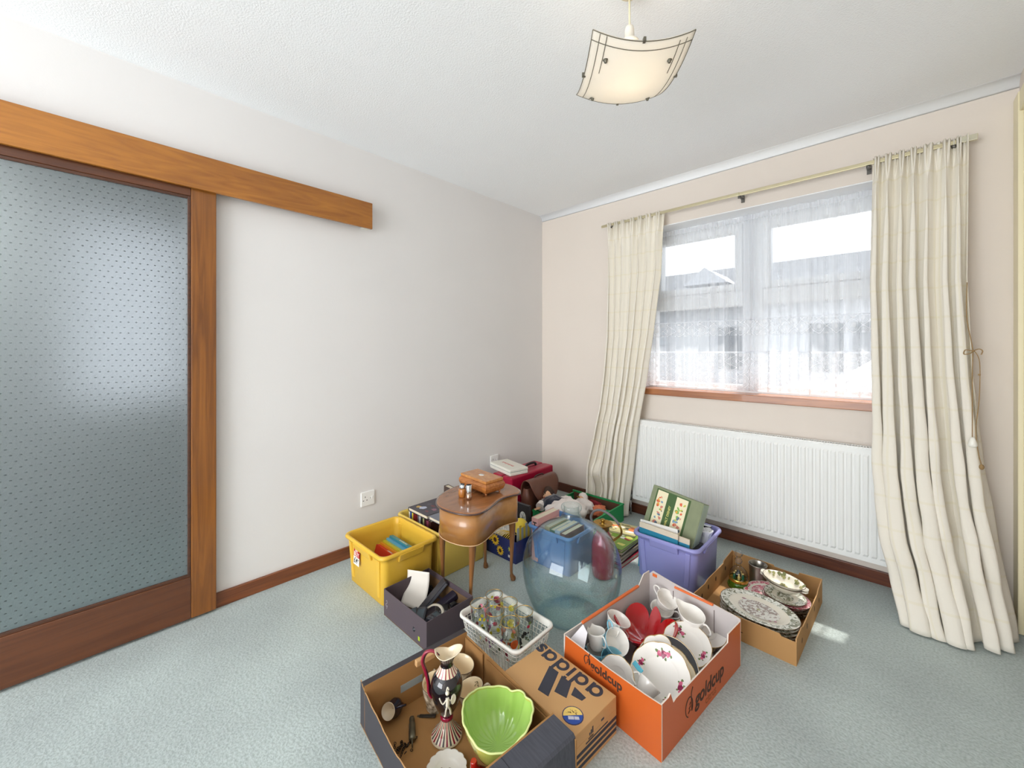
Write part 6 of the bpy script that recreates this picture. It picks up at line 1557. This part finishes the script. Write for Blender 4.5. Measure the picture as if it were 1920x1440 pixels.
# ---- orange box contents (world positions)
blue = M('sky_glaze', (128, 192, 214), 0.14, coat=0.6)
def d3(x, y=0, z=0): return (math.radians(x), math.radians(y), math.radians(z))
cup('teacup', 'rose-printed white teacup tipped on top of another, back corner of the orange box', 0.044, 0.054, (1.575, -1.105, 0.098), tilt(0.9, -0.3, 32, 165), china, sprays=((-2.2, 0.034, 0.010), (-1.2, 0.034, 0.010)), group='rose-printed teacups', rim=True, seed=3)
cup('teacup', 'lower rose-printed white teacup carrying the tipped cup in the back corner', 0.046, 0.060, (1.578, -1.120, 0.046), tilt(0.6, -0.8, 12, 25), china, sprays=((-2.0, 0.036, 0.010), (-0.9, 0.036, 0.010), (2, 0.03, 0.01)), group='rose-printed teacups', seed=4)
cup('teacup', 'third white teacup at the bottom of the back corner stack', 0.044, 0.050, (1.590, -1.135, 0.006), d3(0, 0, 60), china, group='rose-printed teacups', seed=5)
# ruby glass bowl with pulled petals
RB = thing('glass_bowl', 'ruby red glass bowl with pulled flower petals', 'bowl', (1.592, -1.300, 0.040), math.radians(38))
ruby = bpy.data.materials.new('ruby_glass'); ruby.use_nodes = True; b_ = ruby.node_tree.nodes['Principled BSDF']
b_.inputs['Base Color'].default_value = rgb((178, 0, 16)); b_.inputs['Roughness'].default_value = 0.06; b_.inputs['Transmission Weight'].default_value = 0.10; b_.inputs['IOR'].default_value = 1.45; b_.inputs['Coat Weight'].default_value = 0.25
def rub(o_):
    def f(u, w):
        a = 2*PI*u; L = abs(math.cos(3.5*a))**0.55; tw = 0.20*w*math.sin(a*3)
        r = 0.012+(0.066+0.028*L)*w**0.9*(1.0 if not o_ else 1.0); z = 0.012+0.050*w**1.6+(0.032*L-0.006)*max(0, w-0.45)/0.55*1.0+0.012*math.sin(7*a+1.3)*max(0, w-0.6)
        if o_: z -= 0.007*(1-0.6*w); r += 0.003
        return (r*math.cos(a+tw), r*math.sin(a+tw), z)
    return f
m = MB(); m.grid(rub(0), 112, 22, cu=True); m.grid(rub(1), 112, 22, cu=True)
A_ = [rub(0)(k/112, 1.0) for k in range(112)]; B_ = [rub(1)(k/112, 1.0) for k in range(112)]
m.rings([A_, B_], True); m.build('bowl_wall', ruby, RB); RB.scale = (1.12, 1.12, 1.0)
MB().lathe([(0.0008, -0.034), (0.040, -0.034), (0.030, -0.01), (0.036, 0.005), (0.020, 0.012), (0.0008, 0.013)], 36).build('foot_ring', ruby, RB)
PT = thing('pink_paper', 'piece of pink-red card standing under the ruby bowl', 'card', (1.665, -1.425, 0.006), math.radians(-20))
m = MB(); m.hexa([(-0.045, -0.05, 0.0), (0.045, -0.05, 0.0), (0.045, 0.05, 0.012), (-0.045, 0.05, 0.012)], [(-0.045, -0.05, 0.040), (0.045, -0.05, 0.040), (0.045, 0.05, 0.044), (-0.045, 0.05, 0.044)]); m.build('card_sheet', M('coral_card', (206, 74, 84), 0.4, coat=0.2), PT, bevel=0.002)
# creamer jug + white cups + blue cups at the front left
cup('milk_jug', 'white milk jug with grey floral print standing in a sky-blue cup', 0.034, 0.062, (1.492, -1.492, 0.078), tilt(-0.4, 0.1, 6, -20), china, cat='jug', flare=0.0, foot=0.78, spout=0.38, seed=6)
m = MB(); rnd = random.Random(31)
for k in range(18):
    a = -1.9+rnd.uniform(-0.35, 0.35); z = 0.026+rnd.uniform(-0.014, 0.014); r = 0.0355*(0.78+0.22*(z/0.07)**0.55)+0.0012
    m.F([m.V((r*math.cos(a+0.07*math.cos(q)), r*math.sin(a+0.07*math.cos(q)), z+0.0022*math.sin(q))) for q in (0, 1.2, 2.4, 3.6, 4.8)])
mj = [o for o in bpy.data.objects if o.name == 'milk_jug'][0]; m.build('floral_print', M('grey_transfer', (112, 110, 112), 0.4), mj)
cup('teacup', 'sky-blue cup standing upright under the white milk jug', 0.043, 0.070, (1.497, -1.496, 0.012), d3(0, 0, 205), blue, inner=china, group='sky-blue teacups', flare=0.1, foot=0.72)
cup('teacup', 'sky-blue cup lying on its side with cream inside showing', 0.046, 0.056, (1.528, -1.458, 0.088), tilt(0.9, -0.35, 44, 150), blue, inner=china, group='sky-blue teacups', foot=0.6)
cup('teacup', 'sky-blue cup nested beneath the tipped one in the orange box', 0.046, 0.054, (1.545, -1.500, 0.034), tilt(0.9, -0.3, 30, 165), blue, inner=blue, group='sky-blue teacups', foot=0.6)
cup('teacup', 'pale blue-green cup upright below the nested sky-blue cups', 0.045, 0.052, (1.585, -1.520, 0.006), d3(0, 0, 240), M('pale_aqua_glaze', (168, 212, 212), 0.14, coat=0.6), inner=china, foot=0.62)
cup('teacup', 'plain white cup with small print balanced on the left wall side of the orange box', 0.046, 0.055, (1.500, -1.382, 0.092), tilt(0.75, 0.5, 20, -60), china, sprays=((-1.4, 0.016, 0.007),), seed=8, foot=0.5)
cup('teacup', 'white cup underneath the balanced white cup on the left side', 0.044, 0.056, (1.508, -1.388, 0.034), tilt(0.7, 0.4, 6, 120), china, seed=9, foot=0.55)
cup('teacup', 'white cup seen just over the front wall above the orange box lettering', 0.040, 0.050, (1.560, -1.575, 0.030), d3(20, 0, 200), china, seed=10)
# gravy boat on saucers
plate('saucer', 'white saucer under the gravy boat in the orange box', 0.072, 0.016, (1.758, -1.110, 0.070), d3(14, 10, 0), foot=0.45, group='white saucers in the orange box', rim=gilt)
plate('saucer', 'second white saucer peeping out at the left of the gravy boat', 0.070, 0.016, (1.705, -1.130, 0.050), d3(6, -4, 0), foot=0.45, group='white saucers in the orange box', rim=gilt)
cup('tea_bowl', 'upturned stack of ribbed gilt cups under the saucer', 0.040, 0.060, (1.765, -1.115, 0.006), d3(0, 0, 20), M('ribbed_gilt_china', (206, 180, 140), 0.25, var=0.3, vscale=50, stretch=(1, 1, 0.2)), handle=False, cat='cup')
GB = cup('gravy_boat', 'white rose-printed gravy boat with pointed spout', 0.042, 0.066, (1.712, -1.150, 0.086), tilt(0.5, -0.8, 14, -14), china, cat='jug', flare=0.1, foot=0.62, spout=0.42, sprays=((-1.5, 0.036, 0.013), (-2.1, 0.030, 0.010), (0.9, 0.036, 0.010)), seed=12)
GB.scale = (1.22, 1.05, 1.12)
# plates, tilted towards the camera
plate('side_plate', 'white side plate with plum roses, right side of the orange box', 0.084, 0.012, (1.738, -1.262, 0.090), d3(22, 6, 10), sprays=((-0.036, 0.040, 0.020, 2.5), (0.058, -0.016, 0.016, 1.2), (-0.02, -0.06, 0.012, 0.3)), scallop=(12, 0.02), seed=7, foot=0.56)
plate('side_plate', 'second side plate hidden beneath the plum rose plate', 0.084, 0.012, (1.742, -1.268, 0.074), d3(20, 4, 10), scallop=(12, 0.02), rim=M('brown_line', (84, 60, 40), 0.3), foot=0.56)
def blackrim(m, zf, rnd):
    R = 0.104
    m.k = 4
    rs = []
    for r in (0.078, 0.090, 0.1015):
        rs.append([(r*math.cos(2*PI*k/60), r*math.sin(2*PI*k/60), zf(r*math.cos(2*PI*k/60), r*math.sin(2*PI*k/60))+0.0006) for k in range(60)])
    m.rings(rs, True)
plate('dinner_plate', 'plate with broad black rim band behind the fluted rose dish', 0.104, 0.012, (1.728, -1.420, 0.084), d3(34, 4, 12), extra=blackrim, mats=[M('black_band', (34, 30, 34), 0.2, coat=0.5)], foot=0.6)
plate('cake_plate', 'gilt-edged cream plate between the black-rimmed plate and the rose dish', 0.094, 0.012, (1.738, -1.450, 0.082), d3(35, 5, 20), scallop=(8, 0.05), foot=0.6, mat=M('ivory_china', (236, 222, 190), 0.18, coat=0.5))
plate('rose_dish', 'large white fluted dish with red rose sprays, leaning in the front of the orange box', 0.096, 0.022, (1.728, -1.474, 0.090), d3(34, 2, 8), sprays=((-0.004, 0.066, 0.020, 0.1), (-0.068, 0.010, 0.013, 1.1), (0.068, -0.008, 0.018, -1.5), (0.040, -0.066, 0.014, -0.8)), scallop=(10, 0.035), seed=9, foot=0.60)
plate('folded_dish', 'small square-cornered white dish poking up between ruby bowl and black-rimmed plate', 0.050, 0.010, (1.690, -1.400, 0.118), d3(30, -10, 40), scallop=(4, 0.18), foot=0.6, rim=gilt, cat='dish')
plate('saucer', 'white gilt saucer leaning against the front wall of the orange box', 0.066, 0.014, (1.618, -1.572, 0.078), d3(50, -22, 20), scallop=(9, 0.03), group='white saucers in the orange box', foot=0.5)
cup('teacup', 'white teacup lying at the front corner of the orange box, blue stripe beside it', 0.036, 0.050, (1.715, -1.590, 0.085), d3(52, -10, 170), china, seed=14)
T = thing('spoon_rest', 'tiny turquoise china fragment on the rose dish', 'dish', (1.672, -1.525, 0.120), d3(38, 0, -30)); T.name = 'turquoise_tray'; T['category'] = 'tray'; T['label'] = 'narrow turquoise china tray lying on the fluted rose dish'
MB().box(-0.024, -0.008, 0, 0.024, 0.008, 0.004).build('tray_body', M('turquoise_glaze', (80, 176, 200), 0.15, coat=0.5), T, bevel=0.003)

# ---- plain brown tray contents
# decanter / musical bottle with dancers
DC = thing('glass_decanter', 'small clear decanter with faceted stopper and green base', 'decanter', (1.728, -0.540, 0.0055))
clr = thin_glass('decanter_glass', (250, 252, 252), (190, 196, 196), 1.2, 0.02)
dp = smooth_path([(0.040, 0, 0.030), (0.042, 0, 0.050), (0.038, 0, 0.078), (0.022, 0, 0.096), (0.012, 0, 0.104), (0.011, 0, 0.116), (0.015, 0, 0.120)], 4)
MB().lathe([(p.x, p.z) for p in dp], 36).build('glass_wall', clr, DC)
MB().lathe([(0.0008, 0), (0.050, 0.0), (0.052, 0.006), (0.046, 0.020), (0.042, 0.032), (0.0008, 0.034)], 36).build('base', M('green_glass_base', (88, 132, 30), 0.12, trans=0.4, coat=0.5), DC)
MB().lathe([(0.042, 0.030), (0.0445, 0.034), (0.0445, 0.042), (0.042, 0.046)], 36).build('gold_band', gold, DC)
m = MB()
for k in range(5):
    a = 2*PI*k/5; m.k = k % 3; m.ball((0.020*math.cos(a), 0.020*math.sin(a), 0.050), 0.008, 8, 6, (0.8, 0.8, 1.8)); m.k = 1; m.ball((0.020*math.cos(a), 0.020*math.sin(a), 0.068), 0.004, 8, 5)
m.k = 2; m.ball((0, 0, 0.062), 0.012, 10, 6, (1, 1, 1.8)); m.build('figurine', [M('figurine_green', (30, 100, 76), 0.4), M('figurine_cream', (232, 206, 130), 0.4), M('figurine_black', (24, 30, 28), 0.4)], DC)
m = MB(); m.lathe([(0.009, 0.116), (0.016, 0.124), (0.018, 0.134), (0.013, 0.144), (0.008, 0.148), (0.017, 0.158), (0.020, 0.168), (0.014, 0.178), (0.004, 0.184)], 8, cap0=True, cap1=True, smooth=False)
m.build('faceted_stopper', thin_glass('cut_glass', (244, 246, 248), (150, 156, 160), 2.2, 0.05), DC)
m = MB()
for k in range(18):
    a = 2*PI*k/18; rr = random.Random(k).uniform(0.048, 0.062); m.F([m.V((0.045*math.cos(a-0.12), 0.045*math.sin(a-0.12), 0.004)), m.V((0.045*math.cos(a+0.12), 0.045*math.sin(a+0.12), 0.004)), m.V((rr*math.cos(a), rr*math.sin(a), 0.012+0.01*(k % 3)))])
m.build('grass_fringe', M('grass_green', (70, 170, 40), 0.5), DC)
TK = thing('metal_tankard', 'dull pewter tankard standing behind the oval bowls', 'tankard', (1.795, -0.455, 0.0055), math.radians(-15))
pew = M('pewter', (160, 156, 148), 0.3, 0.95)
MB().lathe([(0.0008, 0.002), (0.036, 0.002), (0.040, 0.0), (0.041, 0.006), (0.037, 0.012), (0.038, 0.060), (0.041, 0.100), (0.0425, 0.104), (0.041, 0.107), (0.039, 0.104), (0.0355, 0.060), (0.034, 0.010), (0.0008, 0.008)], 40).build('tankard_wall', pew, TK)
MB().tube(smooth_path([(0.038, 0, 0.088), (0.060, 0, 0.094), (0.076, 0, 0.074), (0.066, 0, 0.040), (0.038, 0, 0.026)], 6), 0.0042, 8, flat=1.3).build('handle', pew, TK)
# transfer-printed oval platters
def transfer(name, c1, c2, sc_, dens):
    m = bpy.data.materials.new(name); m.use_nodes = True; nt = m.node_tree; N = nt.nodes; b = N['Principled BSDF']; b.inputs['Roughness'].default_value = 0.18; b.inputs['Coat Weight'].default_value = 0.5
    tc = N.new('ShaderNodeTexCoord'); n = N.new('ShaderNodeTexNoise'); n.inputs['Scale'].default_value = sc_; n.inputs['Detail'].default_value = 6; n.inputs['Distortion'].default_value = 1.5; nt.links.new(tc.outputs['Object'], n.inputs['Vector'])
    r = N.new('ShaderNodeValToRGB'); r.color_ramp.elements[0].position = dens-0.05; r.color_ramp.elements[0].color = rgb(c2); r.color_ramp.elements[1].position = dens+0.03; r.color_ramp.elements[1].color = rgb(c1)
    nt.links.new(n.outputs['Fac'], r.inputs[0]); nt.links.new(r.outputs[0], b.inputs['Base Color']); return m
tr_sage = transfer('sage_transfer', (226, 226, 214), (116, 118, 92), 55, 0.50); tr_rose = transfer('rose_transfer', (226, 224, 216), (150, 132, 124), 48, 0.50)
tr_brown = transfer('brown_transfer_print', (222, 212, 190), (104, 88, 70), 60, 0.52); tr_pink = transfer('pink_transfer', (236, 210, 206), (196, 92, 112), 60, 0.52)
earth = M('cream_earthenware', (228, 222, 206), 0.2, coat=0.4); brim = M('brown_line', (84, 60, 40), 0.3)
def band(m, zf, R, sy, r0, r1, k, n=72):
    m.k = k; m.rings([[(r*R*math.cos(2*PI*q/n), sy*r*R*math.sin(2*PI*q/n), zf(r*R*math.cos(2*PI*q/n), sy*r*R*math.sin(2*PI*q/n))+0.0006) for q in range(n)] for r in (r0, (r0+r1)/2, r1)], True)
def platter_extra(full):
    def f(m, zf, rnd):
        R, sy = 0.158, 0.66
        band(m, zf, R, sy, 0.76, 0.985, 4)
        if full:
            band(m, zf, R, sy, 0.05, 0.52, 5)
            for k in range(14): m.k = 6; on(m, zf, rnd.uniform(-0.06, 0.0), rnd.uniform(-0.035, 0.04), rnd.uniform(0.004, 0.010), 7, 0.3, rnd)
            for k in range(16): m.k = 7; on(m, zf, rnd.uniform(-0.01, 0.085), rnd.uniform(-0.04, 0.02), rnd.uniform(0.003, 0.007), 7, 0.3, rnd)
            for k in range(5): m.k = 8; on(m, zf, -0.075+0.014*k, 0.030-0.004*k, 0.007, 7, 0.2, rnd, sx=1.6)
    return f
for k in range(4):
    lab = ['lowest of the four stacked oval platters', 'second from the bottom of the stacked oval platters', 'oval platter just below the top one', 'large oval platter printed with game birds and flowers, top of its stack'][k]
    plate('oval_platter', lab, 0.158, 0.014, (1.868+0.003*(k % 2), -0.795+0.002*k, 0.0200+0.0135*k), (math.radians(4), math.radians(-1), math.radians(-14+1.5*(k % 2))), sy=0.66, rim=brim, mat=earth, extra=platter_extra(k == 3),
          mats=[tr_sage, tr_rose, M('sage_blot', (150, 148, 96), 0.3), M('mauve_blot', (176, 132, 140), 0.3), M('plum_bird', (150, 108, 116), 0.3)], cat='platter', group='oval transfer-printed platters', seed=3, foot=0.62)
# round plates, the stack at the right
pl = [(earth, tr_brown, 'brown-printed plate at the bottom of the round stack'), (earth, tr_brown, 'second brown-printed plate from the bottom of the round stack'), (earth, tr_brown, 'third brown-printed plate from the bottom of the round stack'), (earth, tr_brown, 'fourth brown-printed plate, just under the pink ones'),
      (earth, tr_pink, 'lower pink-printed plate in the round stack'), (earth, tr_pink, 'upper pink-printed plate in the round stack'), (earth, tr_sage, 'sage-printed plate on top of the round stack, beneath the oval bowls')]
for k, (a_, b_, lab) in enumerate(pl):
    R = 0.082+(0.008 if k in (4, 5) else 0)
    plate('round_plate', lab, R, 0.012, (1.940+(0.004 if k % 2 else -0.003), -0.600+(0.003 if k % 3 else -0.003), 0.0055+0.0098*k), (math.radians(1.5), 0, 0.3*k), mat=a_, rim=brim, mats=[b_], extra=(lambda m, zf, rnd, R=R, k=k: (band(m, zf, R, 1, 0.62, 0.98, 4), band(m, zf, R, 1, 0.02, 0.40, 4) if k == 6 else None)), group='round transfer-printed plates', foot=0.6)
plate('pink_dish', 'pink scalloped plate peeping out between tankard and sage-printed bowl', 0.078, 0.012, (1.838, -0.560, 0.030), d3(6, -10, 0), mat=earth, rim=None, scallop=(12, 0.04), mats=[tr_pink], extra=lambda m, zf, rnd: (band(m, zf, 0.078, 1, 0.1, 0.95, 4)), foot=0.6)
def bowl_prof(R, h): return [(0.0008, 0.003), (R*0.42, 0.003), (R*0.45, 0.0), (R*0.48, 0.004), (R*0.72, h*0.38), (R*0.90, h*0.82), (R, h), (R-0.001, h+0.0012), (R*0.885, h*0.84), (R*0.70, h*0.44), (R*0.42, 0.010), (0.0008, 0.008)]
for k, lab in enumerate(('lower of the two nested oval vegetable bowls', 'upper oval vegetable bowl printed with green leaves')):
    T = thing('oval_bowl', lab, 'bowl', (1.925+0.002*k, -0.575, 0.082+0.011*k), (math.radians(3), math.radians(2), math.radians(-12)), 'nested oval vegetable bowls')
    m = MB(); m.lathe(bowl_prof(0.086, 0.040), 52, sy=0.70)
    rnd = random.Random(4); zf = lambda x, y: 0.0085+0.033*max(0, (math.hypot(x, y/0.7)/0.086-0.42)/0.58)**1.15
    if k:
        for q in range(40):
            a = rnd.uniform(0, 2*PI); r = rnd.uniform(0.062, 0.079) if q > 9 else rnd.uniform(0, 0.028); m.k = 1 if q % 3 else 2; on(m, lambda x, y: zf(x, y)+0.0012, r*math.cos(a), 0.7*r*math.sin(a), rnd.uniform(0.003, 0.008), 7, 0.3, rnd)
    m.build('bowl_wall', [earth, M('sage_blot', (150, 148, 96), 0.3), M('olive_blot', (112, 116, 74), 0.3)], T)
    MB().tube([(0.0858*math.cos(2*PI*q/60), 0.0858*0.7*math.sin(2*PI*q/60), 0.0408) for q in range(60)], 0.0011, 5, closed=True).build('rim_line', brim, T)
    for s in (-1, 1):
        w = MB(); w.prism([(s*0.080, -0.018), (s*0.096, -0.012), (s*0.100, 0.0), (s*0.096, 0.012), (s*0.080, 0.018)][::s], 0.036, 0.0405); w.build('lug_handle', earth, T, bevel=0.001)
